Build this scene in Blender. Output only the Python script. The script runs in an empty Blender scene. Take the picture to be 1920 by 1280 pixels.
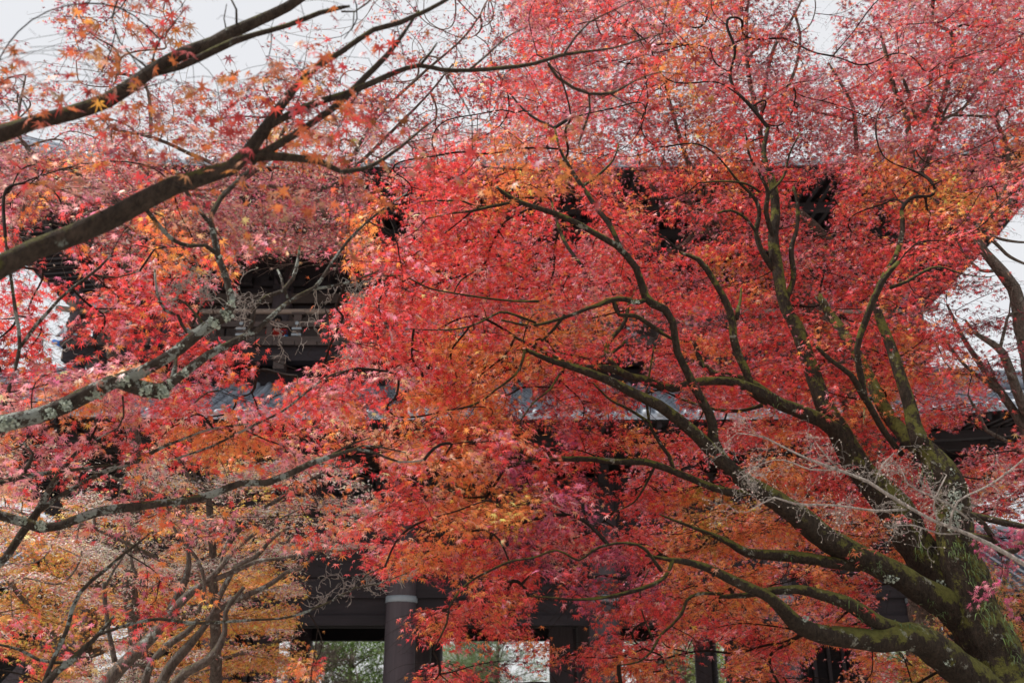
import bpy, bmesh, math, random
import numpy as np
from mathutils import Vector, Matrix

rng = np.random.default_rng(7)
random.seed(7)
SC = bpy.context.scene
COL = SC.collection
R = math.radians

# ------------------------------------------------------------------ camera
F = 1867.0                      # focal length in pixels of the 1920 wide photograph
PITCH = R(21.0)
CAM = np.array([0.0, 0.0, 1.6])
cam_d = bpy.data.cameras.new('camera')
cam = bpy.data.objects.new('camera', cam_d)
COL.objects.link(cam)
cam.location = CAM
cam.rotation_euler = (math.pi / 2 + PITCH, 0, 0)
cam_d.sensor_width = 36.0
cam_d.lens = 36.0 * F / 1920.0
cam_d.clip_end = 2000
cam_d.clip_start = 0.05
cam_d.dof.use_dof = True
cam_d.dof.focus_distance = 8.5
cam_d.dof.aperture_fstop = 2.4
SC.camera = cam
FWD = np.array([0, math.cos(PITCH), math.sin(PITCH)])
UP = np.array([0, -math.sin(PITCH), math.cos(PITCH)])
RT = np.array([1.0, 0, 0])

# ------------------------------------------------------------------ sky and sun
SUN_EL, SUN_AZ = R(55), R(262)          # high, from the left
w = bpy.data.worlds.new('World')
SC.world = w
w.use_nodes = True
nt = w.node_tree
nt.nodes.clear()
out = nt.nodes.new('ShaderNodeOutputWorld')
bg = nt.nodes.new('ShaderNodeBackground')
sky = nt.nodes.new('ShaderNodeTexSky')
sky.sky_type = 'NISHITA'
sky.sun_disc = False
sky.sun_elevation = SUN_EL
sky.sun_rotation = SUN_AZ
sky.dust_density = 3.0
# thin bright cloud deck: a pale veil over the sky, with soft darker and lighter drifts
tc = nt.nodes.new('ShaderNodeTexCoord')
ns = nt.nodes.new('ShaderNodeTexNoise')
ns.inputs['Scale'].default_value = 1.6
ns.inputs['Detail'].default_value = 5
rp = nt.nodes.new('ShaderNodeValToRGB')
rp.color_ramp.elements[0].position = 0.25
rp.color_ramp.elements[0].color = (7.9, 8.0, 8.3, 1)
rp.color_ramp.elements[1].position = 0.8
rp.color_ramp.elements[1].color = (8.7, 8.7, 8.8, 1)
mx = nt.nodes.new('ShaderNodeMix')
mx.data_type = 'RGBA'
mx.inputs[0].default_value = 0.88
nt.links.new(tc.outputs['Generated'], ns.inputs['Vector'])
nt.links.new(ns.outputs['Fac'], rp.inputs['Fac'])
nt.links.new(sky.outputs['Color'], mx.inputs[6])
nt.links.new(rp.outputs['Color'], mx.inputs[7])
nt.links.new(mx.outputs[2], bg.inputs['Color'])
bg.inputs['Strength'].default_value = 0.093
nt.links.new(bg.outputs[0], out.inputs[0])

sd = bpy.data.lights.new('sun', 'SUN')
sd.energy = 5.0
sd.angle = R(5)
sd.color = (1.0, 0.95, 0.88)
sun = bpy.data.objects.new('sun', sd)
COL.objects.link(sun)
# sky sun_rotation 0 puts the sun at +Y and turns clockwise seen from above
sv = Vector((math.sin(SUN_AZ) * math.cos(SUN_EL), math.cos(SUN_AZ) * math.cos(SUN_EL), math.sin(SUN_EL)))
sun.rotation_euler = sv.to_track_quat('Z', 'Y').to_euler()
sun.location = (0, 0, 30)

SC.view_settings.view_transform = 'Standard'
SC.view_settings.look = 'None'
SC.view_settings.exposure = 0.24
SC.view_settings.gamma = 1.0
SC.cycles.max_bounces = 8
SC.cycles.diffuse_bounces = 5
SC.cycles.glossy_bounces = 2
SC.cycles.transmission_bounces = 3
SC.cycles.use_denoising = True
SC.cycles.caustics_reflective = False
SC.cycles.caustics_refractive = False

def P(x, y, d):
    """Point seen at pixel (x, y) of the 1920x1280 photograph at depth d along the view axis."""
    return CAM + d * (FWD + (x - 960.0) / F * RT - (y - 640.0) / F * UP)

def proj(p):
    q = p - CAM
    d = q @ FWD
    return 960 + F * (q @ RT) / d, 640 - F * (q @ UP) / d, d

# ------------------------------------------------------------------ object helpers
def link(name, me, mat=None, parent=None):
    o = bpy.data.objects.new(name, me)
    COL.objects.link(o)
    if mat is not None:
        me.materials.append(mat)
    if parent is not None:
        o.parent = parent
        o.matrix_parent_inverse = Matrix.Translation(-Vector(parent.location)) if parent.type == 'EMPTY' and parent.parent is None else Matrix.Identity(4)
    return o

def thing(name, loc, label, cat, group=None):
    o = bpy.data.objects.new(name, None)
    COL.objects.link(o)
    o.location = loc
    o.empty_display_size = 0.3
    o['label'] = label
    o['category'] = cat
    if group:
        o['group'] = group
    return o

class MB:
    def __init__(s):
        s.v = []; s.f = []; s.n = 0
    def add(s, v, f):
        v = np.asarray(v, float)
        s.v.append(v)
        s.f.extend([tuple(i + s.n for i in q) for q in f])
        s.n += len(v)
    def box(s, a, b):
        x0, y0, z0 = a; x1, y1, z1 = b
        v = [(x0,y0,z0),(x1,y0,z0),(x1,y1,z0),(x0,y1,z0),(x0,y0,z1),(x1,y0,z1),(x1,y1,z1),(x0,y1,z1)]
        s.add(v, [(0,3,2,1),(4,5,6,7),(0,1,5,4),(1,2,6,5),(2,3,7,6),(3,0,4,7)])
    def beam(s, p, q, w, h, up=(0, 0, 1)):
        p = np.array(p, float); q = np.array(q, float)
        d = q - p; d /= np.linalg.norm(d)
        u = np.array(up, float); sd_ = np.cross(d, u); sd_ /= np.linalg.norm(sd_); u = np.cross(sd_, d)
        v = []
        for c in (p, q):
            for a, b in ((-1,-1),(1,-1),(1,1),(-1,1)):
                v.append(c + sd_ * a * w / 2 + u * b * h / 2)
        s.add(v, [(0,3,2,1),(4,5,6,7),(0,1,5,4),(1,2,6,5),(2,3,7,6),(3,0,4,7)])
    def lathe(s, c, prof, n=16, axis='z'):
        """prof: list of (r, z)"""
        v = []
        for r, z in prof:
            for k in range(n):
                a = 2 * math.pi * k / n
                if axis == 'z': v.append((c[0] + r*math.cos(a), c[1] + r*math.sin(a), c[2] + z))
                else: v.append((c[0] + r*math.cos(a), c[1] + z, c[2] + r*math.sin(a)))
        f = []
        m = len(prof)
        for j in range(m - 1):
            for k in range(n):
                k2 = (k + 1) % n
                f.append((j*n+k, j*n+k2, (j+1)*n+k2, (j+1)*n+k))
        f.append(tuple(range(n))[::-1]); f.append(tuple((m-1)*n + k for k in range(n)))
        s.add(v, f)
    def tube(s, pts, rad, n=8, lump=0.0):
        pts = np.asarray(pts, float); rad = np.asarray(rad, float)
        N = len(pts)
        t = np.gradient(pts, axis=0)
        t /= np.linalg.norm(t, axis=1)[:, None] + 1e-12
        a = np.array([0, 0, 1.0]) if abs(t[0][2]) < 0.9 else np.array([1.0, 0, 0])
        u = np.cross(t[0], a); u /= np.linalg.norm(u)
        U = [u]
        for i in range(1, N):
            u = U[-1] - t[i] * (U[-1] @ t[i]); u /= np.linalg.norm(u) + 1e-12
            U.append(u)
        U = np.array(U); W = np.cross(t, U)
        ang = np.linspace(0, 2*np.pi, n, endpoint=False)
        r = rad[:, None] * np.ones(n)[None]
        if lump:
            r = r * (1 + lump * lumps(N, n))
        V = pts[:, None, :] + r[..., None] * (np.cos(ang)[None, :, None] * U[:, None, :] + np.sin(ang)[None, :, None] * W[:, None, :])
        f = []
        for j in range(N - 1):
            for k in range(n):
                k2 = (k + 1) % n
                f.append((j*n+k, j*n+k2, (j+1)*n+k2, (j+1)*n+k))
        f.append(tuple(range(n))[::-1]); f.append(tuple((N-1)*n + k for k in range(n)))
        s.add(V.reshape(-1, 3), f)
    def build(s, name, mat, parent=None, smooth=False):
        me = bpy.data.meshes.new(name)
        V = np.concatenate(s.v)
        me.from_pydata([tuple(p) for p in V], [], s.f)
        if smooth:
            me.polygons.foreach_set('use_smooth', [True] * len(me.polygons))
        me.update()
        return link(name, me, mat, parent)

def lumps(N, n):
    a = rng.normal(size=(N, n))
    k = np.array([1, 2, 3, 2, 1.0]); k /= k.sum()
    a = np.apply_along_axis(lambda x: np.convolve(np.r_[x[:2][::-1], x, x[-2:][::-1]], k, 'same')[2:-2], 0, a) if N > 5 else a * 0.5
    a = (a + np.roll(a, 1, 1) + np.roll(a, -1, 1)) / 2
    return a

def tubes_fast(paths, n):
    """Many thin tubes at once: paths = [(pts(N,3), rad(N))] -> vertex array, quads."""
    byN = {}
    for p, r in paths:
        byN.setdefault(len(p), []).append((p, r))
    VV, FF, off = [], [], 0
    ang = np.linspace(0, 2*np.pi, n, endpoint=False)
    for N, lst in byN.items():
        Pn = np.array([a for a, _ in lst]); Rn = np.array([b for _, b in lst])
        M = len(lst)
        t = np.gradient(Pn, axis=1)
        t /= np.linalg.norm(t, axis=2, keepdims=True) + 1e-12
        m = t.mean(1); m /= np.linalg.norm(m, axis=1, keepdims=True) + 1e-12
        a = np.where(np.abs(m[:, 2:3]) < 0.9, np.array([[0, 0, 1.0]]), np.array([[1.0, 0, 0]]))
        u = np.cross(t, a[:, None, :]); u /= np.linalg.norm(u, axis=2, keepdims=True) + 1e-12
        ww = np.cross(t, u)
        V = Pn[:, :, None, :] + Rn[:, :, None, None] * (np.cos(ang)[None, None, :, None] * u[:, :, None, :] + np.sin(ang)[None, None, :, None] * ww[:, :, None, :])
        base = np.arange(M)[:, None, None] * (N * n)
        j = np.arange(N - 1)[None, :, None] * n
        k = np.arange(n)[None, None, :]
        k2 = (k + 1) % n
        q = np.stack([base + j + k, base + j + k2, base + j + n + k2, base + j + n + k], -1).reshape(-1, 4) + off
        VV.append(V.reshape(-1, 3)); FF.append(q)
        off += M * N * n
    return np.concatenate(VV), np.concatenate(FF)

def np_mesh(name, V, Q, color=None, smooth=False):
    me = bpy.data.meshes.new(name)
    me.vertices.add(len(V)); me.vertices.foreach_set('co', np.ascontiguousarray(V, dtype=np.float32).ravel())
    k = Q.shape[1]
    me.loops.add(Q.size); me.loops.foreach_set('vertex_index', np.ascontiguousarray(Q, dtype=np.int32).ravel())
    me.polygons.add(len(Q))
    me.polygons.foreach_set('loop_start', np.arange(0, Q.size, k, dtype=np.int32))
    me.polygons.foreach_set('loop_total', np.full(len(Q), k, dtype=np.int32))
    if smooth:
        me.polygons.foreach_set('use_smooth', np.ones(len(Q), dtype=bool))
    me.update(calc_edges=True)
    if color is not None:
        a = me.color_attributes.new('leaf_color', 'FLOAT_COLOR', 'POINT')
        c = np.ones((len(V), 4), dtype=np.float32); c[:, :3] = color
        a.data.foreach_set('color', c.ravel())
    return me

# ------------------------------------------------------------------ materials
def mat_new(name):
    m = bpy.data.materials.new(name); m.use_nodes = True
    t = m.node_tree; t.nodes.clear()
    o = t.nodes.new('ShaderNodeOutputMaterial')
    b = t.nodes.new('ShaderNodeBsdfPrincipled')
    t.links.new(b.outputs[0], o.inputs[0])
    return m, t, b, o

def ramp(t, stops):
    r = t.nodes.new('ShaderNodeValToRGB')
    e = r.color_ramp.elements
    while len(e) < len(stops): e.new(0.5)
    for i, (p_, c) in enumerate(stops):
        e[i].position = p_; e[i].color = (*c, 1) if len(c) == 3 else c
    return r

def noise(t, scale, detail=4, vec=None, rough=0.6):
    n = t.nodes.new('ShaderNodeTexNoise')
    n.inputs['Scale'].default_value = scale; n.inputs['Detail'].default_value = detail
    n.inputs['Roughness'].default_value = rough
    if vec is not None: t.links.new(vec, n.inputs['Vector'])
    return n

def mixc(t, fac, a, b):
    m = t.nodes.new('ShaderNodeMix'); m.data_type = 'RGBA'
    for s_, v in ((0, fac), (6, a), (7, b)):
        if hasattr(v, 'links'): t.links.new(v, m.inputs[s_])
        else: m.inputs[s_].default_value = v if s_ == 0 else ((*v, 1) if len(v) == 3 else v)
    return m.outputs[2]

def coords(t, scale=(1, 1, 1)):
    c = t.nodes.new('ShaderNodeNewGeometry')
    m = t.nodes.new('ShaderNodeMapping'); m.inputs['Scale'].default_value = scale
    t.links.new(c.outputs['Position'], m.inputs['Vector'])
    return m.outputs['Vector'], c

def math_(t, op, a, b=None, clamp=False):
    m = t.nodes.new('ShaderNodeMath'); m.operation = op; m.use_clamp = clamp
    for i, v in enumerate((a, b)):
        if v is None: continue
        if hasattr(v, 'links'): t.links.new(v, m.inputs[i])
        else: m.inputs[i].default_value = v
    return m.outputs[0]

def leaf_mat(name='maple_leaf', trans=0.40, rough=0.42, spec=0.5, sheen=0.35):
    m, t, b, o = mat_new(name)
    a = t.nodes.new('ShaderNodeAttribute'); a.attribute_name = 'leaf_color'
    b.inputs['Roughness'].default_value = rough
    b.inputs['Specular IOR Level'].default_value = spec
    t.links.new(a.outputs['Color'], b.inputs['Base Color'])
    b.inputs['Sheen Weight'].default_value = sheen; b.inputs['Sheen Roughness'].default_value = 0.4
    b.inputs['Sheen Tint'].default_value = (1.0, 0.86, 0.88, 1)
    tr = t.nodes.new('ShaderNodeBsdfTranslucent')
    hs = t.nodes.new('ShaderNodeHueSaturation')
    hs.inputs['Saturation'].default_value = 1.0; hs.inputs['Value'].default_value = 1.25
    t.links.new(a.outputs['Color'], hs.inputs['Color'])
    t.links.new(hs.outputs[0], tr.inputs['Color'])
    mx_ = t.nodes.new('ShaderNodeMixShader'); mx_.inputs[0].default_value = trans
    t.links.new(b.outputs[0], mx_.inputs[1]); t.links.new(tr.outputs[0], mx_.inputs[2])
    t.links.new(mx_.outputs[0], o.inputs[0])
    return m

def bark_mat(name, dark, light, moss=0.5, lichen=0.3, lichen_col=(0.42, 0.45, 0.40)):
    """bark with moss that grows on the upper side of a limb and pale lichen crusts"""
    m, t, b, o = mat_new(name)
    vec, geo = coords(t)
    n1 = noise(t, 9, 8, vec, 0.7)
    vec2, _ = coords(t, (1, 1, 0.35))
    n2 = noise(t, 42, 6, vec2, 0.75)
    base = mixc(t, n1.outputs['Fac'], dark, light)
    r2 = ramp(t, [(0.35, (0.35, 0.33, 0.32)), (0.65, (1.2, 1.15, 1.1))])
    t.links.new(n2.outputs['Fac'], r2.inputs['Fac'])
    mu = t.nodes.new('ShaderNodeMix'); mu.data_type = 'RGBA'; mu.blend_type = 'MULTIPLY'; mu.inputs[0].default_value = 1
    t.links.new(base, mu.inputs[6]); t.links.new(r2.outputs[0], mu.inputs[7])
    col = mu.outputs[2]
    sep = t.nodes.new('ShaderNodeSeparateXYZ'); t.links.new(geo.outputs['Normal'], sep.inputs[0])
    n3 = noise(t, 6.5, 9, vec, 0.78)
    f = math_(t, 'ADD', math_(t, 'MULTIPLY', sep.outputs['Z'], 0.16), n3.outputs['Fac'])
    rm = ramp(t, [(0.60 - 0.14 * moss, (0, 0, 0)), (0.65 - 0.12 * moss, (1, 1, 1))])
    t.links.new(f, rm.inputs['Fac'])
    n5 = noise(t, 30, 3, vec)
    mosscol = mixc(t, n5.outputs['Fac'], (0.055, 0.055, 0.014), (0.28, 0.27, 0.065))
    col = mixc(t, math_(t, 'MULTIPLY', rm.outputs[0], min(1, moss * 1.6)), col, mosscol)
    n4 = noise(t, 7.5, 9, vec, 0.75)
    rl = ramp(t, [(0.66 - 0.14 * lichen, (0, 0, 0)), (0.69 - 0.14 * lichen, (1, 1, 1))])
    t.links.new(n4.outputs['Fac'], rl.inputs['Fac'])
    n6 = noise(t, 60, 3, vec)
    lc = mixc(t, n6.outputs['Fac'], tuple(c * 0.55 for c in lichen_col), lichen_col)
    col = mixc(t, math_(t, 'MULTIPLY', rl.outputs[0], 0.85 if lichen > 0 else 0), col, lc)
    t.links.new(col, b.inputs['Base Color'])
    b.inputs['Roughness'].default_value = 0.9
    b.inputs['Specular IOR Level'].default_value = 0.25
    bp = t.nodes.new('ShaderNodeBump'); bp.inputs['Strength'].default_value = 1.0; bp.inputs['Distance'].default_value = 0.06
    hh = math_(t, 'ADD', n2.outputs['Fac'], math_(t, 'MULTIPLY', n1.outputs['Fac'], 1.5))
    t.links.new(hh, bp.inputs['Height']); t.links.new(bp.outputs[0], b.inputs['Normal'])
    return m

def wood_mat(name, a, c, scale=(1, 1, 12), rough=0.65):
    m, t, b, o = mat_new(name)
    vec, _ = coords(t, scale)
    n = noise(t, 2.2, 8, vec, 0.7)
    vec2, _ = coords(t)
    n2 = noise(t, 1.1, 4, vec2)
    f = math_(t, 'ADD', math_(t, 'MULTIPLY', n.outputs['Fac'], 0.7), math_(t, 'MULTIPLY', n2.outputs['Fac'], 0.35), True)
    r = ramp(t, [(0.3, a), (0.72, c)])
    t.links.new(f, r.inputs['Fac']); t.links.new(r.outputs[0], b.inputs['Base Color'])
    b.inputs['Roughness'].default_value = rough
    bp = t.nodes.new('ShaderNodeBump'); bp.inputs['Strength'].default_value = 0.3; bp.inputs['Distance'].default_value = 0.01
    t.links.new(n.outputs['Fac'], bp.inputs['Height']); t.links.new(bp.outputs[0], b.inputs['Normal'])
    return m

def plain(name, c, rough=0.7, var=0.25, scale=6, metal=0.0):
    m, t, b, o = mat_new(name)
    vec, _ = coords(t)
    n = noise(t, scale, 5, vec)
    col = mixc(t, n.outputs['Fac'], tuple(x * (1 - var) for x in c), tuple(min(1, x * (1 + var)) for x in c))
    t.links.new(col, b.inputs['Base Color'])
    b.inputs['Roughness'].default_value = rough; b.inputs['Metallic'].default_value = metal
    return m

M_LEAF = leaf_mat()
M_DRY = leaf_mat('dry_seed', 0.2, 0.6, 0.3)
M_GREEN = leaf_mat('green_leaf', 0.3, 0.5, 0.4)
M_TWIG = bark_mat('dark_twig_bark', (0.018, 0.011, 0.009), (0.055, 0.036, 0.028), 0.0, 0.0)
M_TWIGP = bark_mat('pale_twig_bark', (0.24, 0.19, 0.17), (0.46, 0.39, 0.35), 0.0, 0.1)
M_MAIN = bark_mat('mossy_bark', (0.016, 0.011, 0.008), (0.11, 0.082, 0.062), 0.66, 0.42, (0.46, 0.46, 0.38))
M_NEAR = bark_mat('brown_bark', (0.028, 0.019, 0.015), (0.15, 0.115, 0.092), 0.42, 0.30, (0.36, 0.40, 0.36))
M_STEM = bark_mat('grey_stem_bark', (0.10, 0.08, 0.07), (0.34, 0.29, 0.26), 0.22, 0.66, (0.60, 0.63, 0.58))
M_BONE = bark_mat('bleached_twig_bark', (0.55, 0.49, 0.46), (0.82, 0.76, 0.72), 0.0, 0.0)
M_LICH = bark_mat('lichened_bark', (0.045, 0.033, 0.028), (0.15, 0.12, 0.10), 0.30, 0.95, (0.56, 0.61, 0.56))
M_GREY = bark_mat('grey_bark', (0.10, 0.085, 0.075), (0.34, 0.29, 0.26), 0.22, 0.45, (0.50, 0.50, 0.45))
M_LCLUMP = plain('bushy_lichen', (0.40, 0.45, 0.38), 0.95, 0.35, 40)
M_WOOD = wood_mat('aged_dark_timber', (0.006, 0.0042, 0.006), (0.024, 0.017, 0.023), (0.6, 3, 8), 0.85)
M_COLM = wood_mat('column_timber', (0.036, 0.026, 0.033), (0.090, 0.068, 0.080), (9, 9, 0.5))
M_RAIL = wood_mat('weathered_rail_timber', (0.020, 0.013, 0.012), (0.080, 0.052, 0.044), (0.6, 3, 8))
M_RAILTOP = wood_mat('toplit_rail_timber', (0.12, 0.09, 0.075), (0.30, 0.23, 0.19), (0.6, 5, 8))  # light from above is put into the handrail's pale colour
M_BLOCK = wood_mat('lit_block_timber', (0.28, 0.15, 0.08), (0.42, 0.25, 0.15), (3, 3, 8))  # orange light on a block, put into its wood colour
M_TILE = plain('grey_roof_tile', (0.34, 0.38, 0.44), 0.35, 0.45, 5)
M_METAL = plain('pale_metal_fitting', (0.26, 0.30, 0.34), 0.45, 0.2, 8)
M_PLASTER = plain('white_plaster', (0.62, 0.61, 0.58), 0.9, 0.1, 2)
M_STONE = plain('granite', (0.32, 0.31, 0.29), 0.85, 0.25, 8)
M_GRAVEL = plain('pale_gravel', (0.36, 0.33, 0.29), 0.95, 0.3, 30)
# ------------------------------------------------------------------ ground
g = MB(); g.add([(-400,-400,0),(400,-400,0),(400,700,0),(-400,700,0)], [(0,1,2,3)])
o = g.build('ground', M_GRAVEL); o['kind'] = 'structure'

# ------------------------------------------------------------------ the gate
GX = -0.40          # centre line of the gate
YF = 25.0           # plane of the front columns
def Z(y, Y):        # height of photo row y on the plane at distance Y
    return 1.6 + Y * math.tan(PITCH + math.atan((640 - y) / F))
gate = thing('temple_gate', (GX, YF + 5, 0), 'huge dark two-storey timber temple gate with grey tiled roofs behind the maples', 'gate')

def side_tf(side, W, Dp, u, t):
    """u along the eave, t inward; W half width, Dp half depth of the eave rectangle; centre (GX, YF+5)"""
    cy = YF + 5
    if side == 0: return GX + u, cy - Dp + t
    if side == 1: return GX - u, cy + Dp - t
    if side == 2: return GX - W + t, cy - u
    return GX + W - t, cy + u

def roof(name, W, Dp, run, ze, rise, lift, pitch=0.31, parent=gate):
    mb = MB()
    for side in range(4):
        hw = W if side < 2 else Dp
        def zz(u, t, hw=hw):
            return ze + lift * (min(1, abs(u) / hw) ** 5) * max(0, 1 - t / run) + rise * (0.72 * t / run + 0.28 * (t / run) ** 2)
        nu, ntt = 60, 8
        for i in range(nu):
            u0, u1 = -hw + 2*hw*i/nu, -hw + 2*hw*(i+1)/nu
            for j in range(ntt):
                t0, t1 = run*j/ntt, run*(j+1)/ntt
                q = []
                for (u, t) in ((u0,t0),(u1,t0),(u1,t1),(u0,t1)):
                    lim = hw - t
                    uu = u * lim / hw
                    x, y = side_tf(side, W, Dp, uu, t)
                    q.append((x, y, zz(uu, t)))
                mb.add(q, [(0,1,2,3)])
        # edge board under the tiles
        for i in range(nu):
            u0, u1 = -hw + 2*hw*i/nu, -hw + 2*hw*(i+1)/nu
            a = [side_tf(side, W, Dp, u0, 0.0), side_tf(side, W, Dp, u1, 0.0)]
            mb.add([(a[0][0], a[0][1], zz(u0,0)), (a[1][0], a[1][1], zz(u1,0)), (a[1][0], a[1][1], zz(u1,0)-0.10), (a[0][0], a[0][1], zz(u0,0)-0.10)], [(0,3,2,1)])
        k = int(hw / pitch)
        for i in range(-k, k + 1):
            u = i * pitch
            tm = min(run, hw - abs(u))
            if tm < 0.1: continue
            pts, n_ = [], max(3, int(tm / 0.35) + 2)
            for t in np.linspace(-0.04, tm, n_):
                x, y = side_tf(side, W, Dp, u, t)
                pts.append((x, y, zz(u, max(t, 0)) + 0.035))
            mb.tube(pts, [0.085] + [0.078] * (n_ - 1), 8)
        # hanging pan-tile lips between the round tiles
        for i in range(-k, k):
            u = (i + 0.5) * pitch
            if abs(u) > hw - 0.3: continue
            x, y = side_tf(side, W, Dp, u, -0.02)
            dx = 0.09 if side < 2 else 0; dy = 0.09 if side > 1 else 0
            z0 = zz(u, 0) - 0.02
            mb.add([(x-dx*1.3, y-dy*1.3, z0+.03), (x-dx*.6, y-dy*.6, z0-.045), (x+dx*.6, y+dy*.6, z0-.045), (x+dx*1.3, y+dy*1.3, z0+.03)], [(0,1,2,3)])
    o = mb.build(name, M_TILE, parent, True)
    # hip ridges
    for sx in (-1, 1):
        for sy in (-1, 1):
            pts = []; h = MB()
            for t in np.linspace(0.0, run, 10):
                z = ze + lift * max(0, 1 - t / run) + rise * (0.72*t/run + 0.28*(t/run)**2) + 0.12
                pts.append((GX + sx*(W - t), YF + 5 + sy*(Dp - t), z))
            pts[0] = (pts[0][0], pts[0][1], pts[0][2] + 0.18)
            h.tube(pts, [0.20] * 10, 8)
            h.tube([(p[0], p[1], p[2] + 0.2) for p in pts[1:]], [0.11] * 9, 8)
            h.build('hip_ridge', M_TILE, parent, True)
    return o

def eaves(name, W, Dp, run, ze, zw, lift, pitch=0.31, parent=gate):
    """soffit boards and two tiers of rafters"""
    mb = MB()
    for side in range(4):
        hw = W if side < 2 else Dp
        def zs(u, t, hw=hw):
            return ze - 0.12 + lift * (min(1, abs(u) / hw) ** 5) * max(0, 1 - t / run) + (zw - ze) * t / run
        nu = 40
        for i in range(nu):
            u0, u1 = -hw + 2*hw*i/nu, -hw + 2*hw*(i+1)/nu
            q = []
            for (u, t) in ((u0, 0.05), (u1, 0.05), (u1, run), (u0, run)):
                uu = u * (hw - t) / hw
                x, y = side_tf(side, W, Dp, uu, t); q.append((x, y, zs(uu, t)))
            mb.add(q, [(3,2,1,0)])
        k = int(hw / pitch)
        for i in range(-k, k + 1):
            u = i * pitch
            tm = min(run, hw - abs(u))
            for (ta, tb, dz) in ((0.15, min(tm, run*0.42), 0.07), (run*0.38, tm, 0.17)):
                if tb - ta < 0.15: continue
                xa, ya = side_tf(side, W, Dp, u, ta); xb, yb = side_tf(side, W, Dp, u, tb)
                mb.beam((xa, ya, zs(u, ta) - dz), (xb, yb, zs(u, tb) - dz), 0.11, 0.13)
        # carrying purlins
        for tt, dz in ((run*0.40, 0.28), (run*0.72, 0.36)):
            a, b = -(hw - tt) + .05, (hw - tt) - .05
            for i in range(12):
                u0, u1 = a + (b-a)*i/12, a + (b-a)*(i+1)/12
                xa, ya = side_tf(side, W, Dp, u0, tt); xb, yb = side_tf(side, W, Dp, u1, tt)
                mb.beam((xa, ya, zs(u0, tt) - dz), (xb, yb, zs(u1, tt) - dz), 0.2, 0.2)
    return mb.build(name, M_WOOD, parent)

z_eave1 = Z(778, 21.4)
z_eave2 = Z(306, 21.0)
W1, D1 = 14.6, 8.6
W2, D2 = 13.9, 9.0
run1 = 3.6
z_top1 = Z(712, 25.0)
roof('lower_roof', W1, D1, run1, z_eave1, z_top1 - z_eave1, 0.75)
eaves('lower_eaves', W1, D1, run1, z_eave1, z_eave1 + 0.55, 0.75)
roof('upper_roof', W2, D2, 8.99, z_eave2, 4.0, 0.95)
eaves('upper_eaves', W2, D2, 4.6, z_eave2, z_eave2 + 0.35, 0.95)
rb = MB(); rb.box((GX-5, YF+4.75, z_eave2+3.9), (GX+5, YF+5.25, z_eave2+4.9)); rb.build('roof_ridge', M_TILE, gate)

# columns: three rows of six
cols = [-10.2, -6.7, -2.45, 2.70, 6.9, 10.4]
cols = [GX + c + (0.0) for c in cols]
cols[2] = (752 - 960) / F * (YF * math.cos(PITCH) + 2.5 * math.sin(PITCH))
cols[3] = (1133 - 960) / F * (YF * math.cos(PITCH) + 2.5 * math.sin(PITCH))
for ry in (0, 5.0, 10.0):
    for cx in cols:
        c = MB(); r = 0.375
        c.lathe((cx, YF + ry, 0), [(r*1.02, 0.9), (r, 1.6), (r, 3.4), (r*0.985, 5.0), (r*0.97, 7.4)], 28)
        oc = c.build('column', M_COLM, gate, True)
        if ry == 0:
            zb = Z(1124, YF)
            b = MB(); b.lathe((cx, YF, zb), [(r*1.0+.008, -0.075), (r+.016, -0.07), (r+.016, 0.07), (r+.008, 0.075)], 28)
            bb = b.build('metal_band', M_METAL, oc, True)
        b = MB(); b.lathe((cx, YF + ry, 0.6), [(0.62, 0), (0.6, 0.16), (0.5, 0.3)], 24); b.build('column_base', M_STONE, oc, True)
# platform
p = MB(); p.box((GX-12.5, YF-2.2, 0), (GX+12.5, YF+12.2, 0.6)); p.build('stone_platform', M_STONE, gate)
for i in range(3):
    s = MB(); s.box((GX-8, YF-2.2-0.35*(3-i), 0), (GX+8, YF-2.2-0.35*(2-i)-.003, 0.15*(i+1))); s.build('stone_step', M_STONE, gate)

def zr(y): return Z(y, YF)
zlint = Z(1201, YF+10)
# horizontal tie beams at the front, middle and back rows
x0, x1 = cols[0] - 0.9, cols[5] + 0.9
def hb(name, y, za, zb, th, mat=M_WOOD, xa=x0, xb=x1):
    m = MB(); m.box((xa, y - th/2, za), (xb, y + th/2, zb)); return m.build(name, mat, gate)
for ry in (0, 5.0, 10.0):
    if ry == 0:
        hb('tie_beam', YF, zr(1083), zr(1036), 0.34)
        hb('tie_beam', YF+.02, zr(1121), zr(1085), 0.26)
        hb('transom_panel', YF+.05, zr(1153), zr(1121.5), 0.10)
        hb('lintel_beam', YF+.04, zr(1172), zr(1153.5), 0.26)
    else:
        hb('tie_beam', YF+ry, zr(1083), zr(1036), 0.34)
        hb('transom_panel', YF+ry+.05, zlint+.42, zr(1083.5), 0.10)
        hb('lintel_beam', YF+ry+.04, zlint, zlint+.415, 0.30)
    hb('head_beam', YF+ry, 6.55, 6.95, 0.40)
    hb('wall_panel', YF+ry+.06, zr(1035.5), 6.549, 0.08)
for cx0, cx1 in ((0, 1), (4, 5)):      # the closed outer bays
    for ry in (5.0,):
        m = MB(); m.box((cols[cx0]+.376, YF+ry-.06, 0.6), (cols[cx1]-.376, YF+ry+.06, zlint-.002)); m.build('plank_wall', M_WOOD, gate)
        for k in range(7):
            xx = cols[cx0]+.5 + (cols[cx1]-cols[cx0]-1.0)*k/6
            q = MB(); q.box((xx-.05, YF+ry-.12, 0.6), (xx+.05, YF+ry-.062, zlint-.002)); q.build('wall_batten', M_COLM, gate)
for cx in cols:                          # cross beams running back
    m = MB(); m.box((cx-.15, YF+.38, zr(1120)), (cx+.15, YF+9.6, zr(1060))); m.build('cross_beam', M_WOOD, gate)
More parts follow.
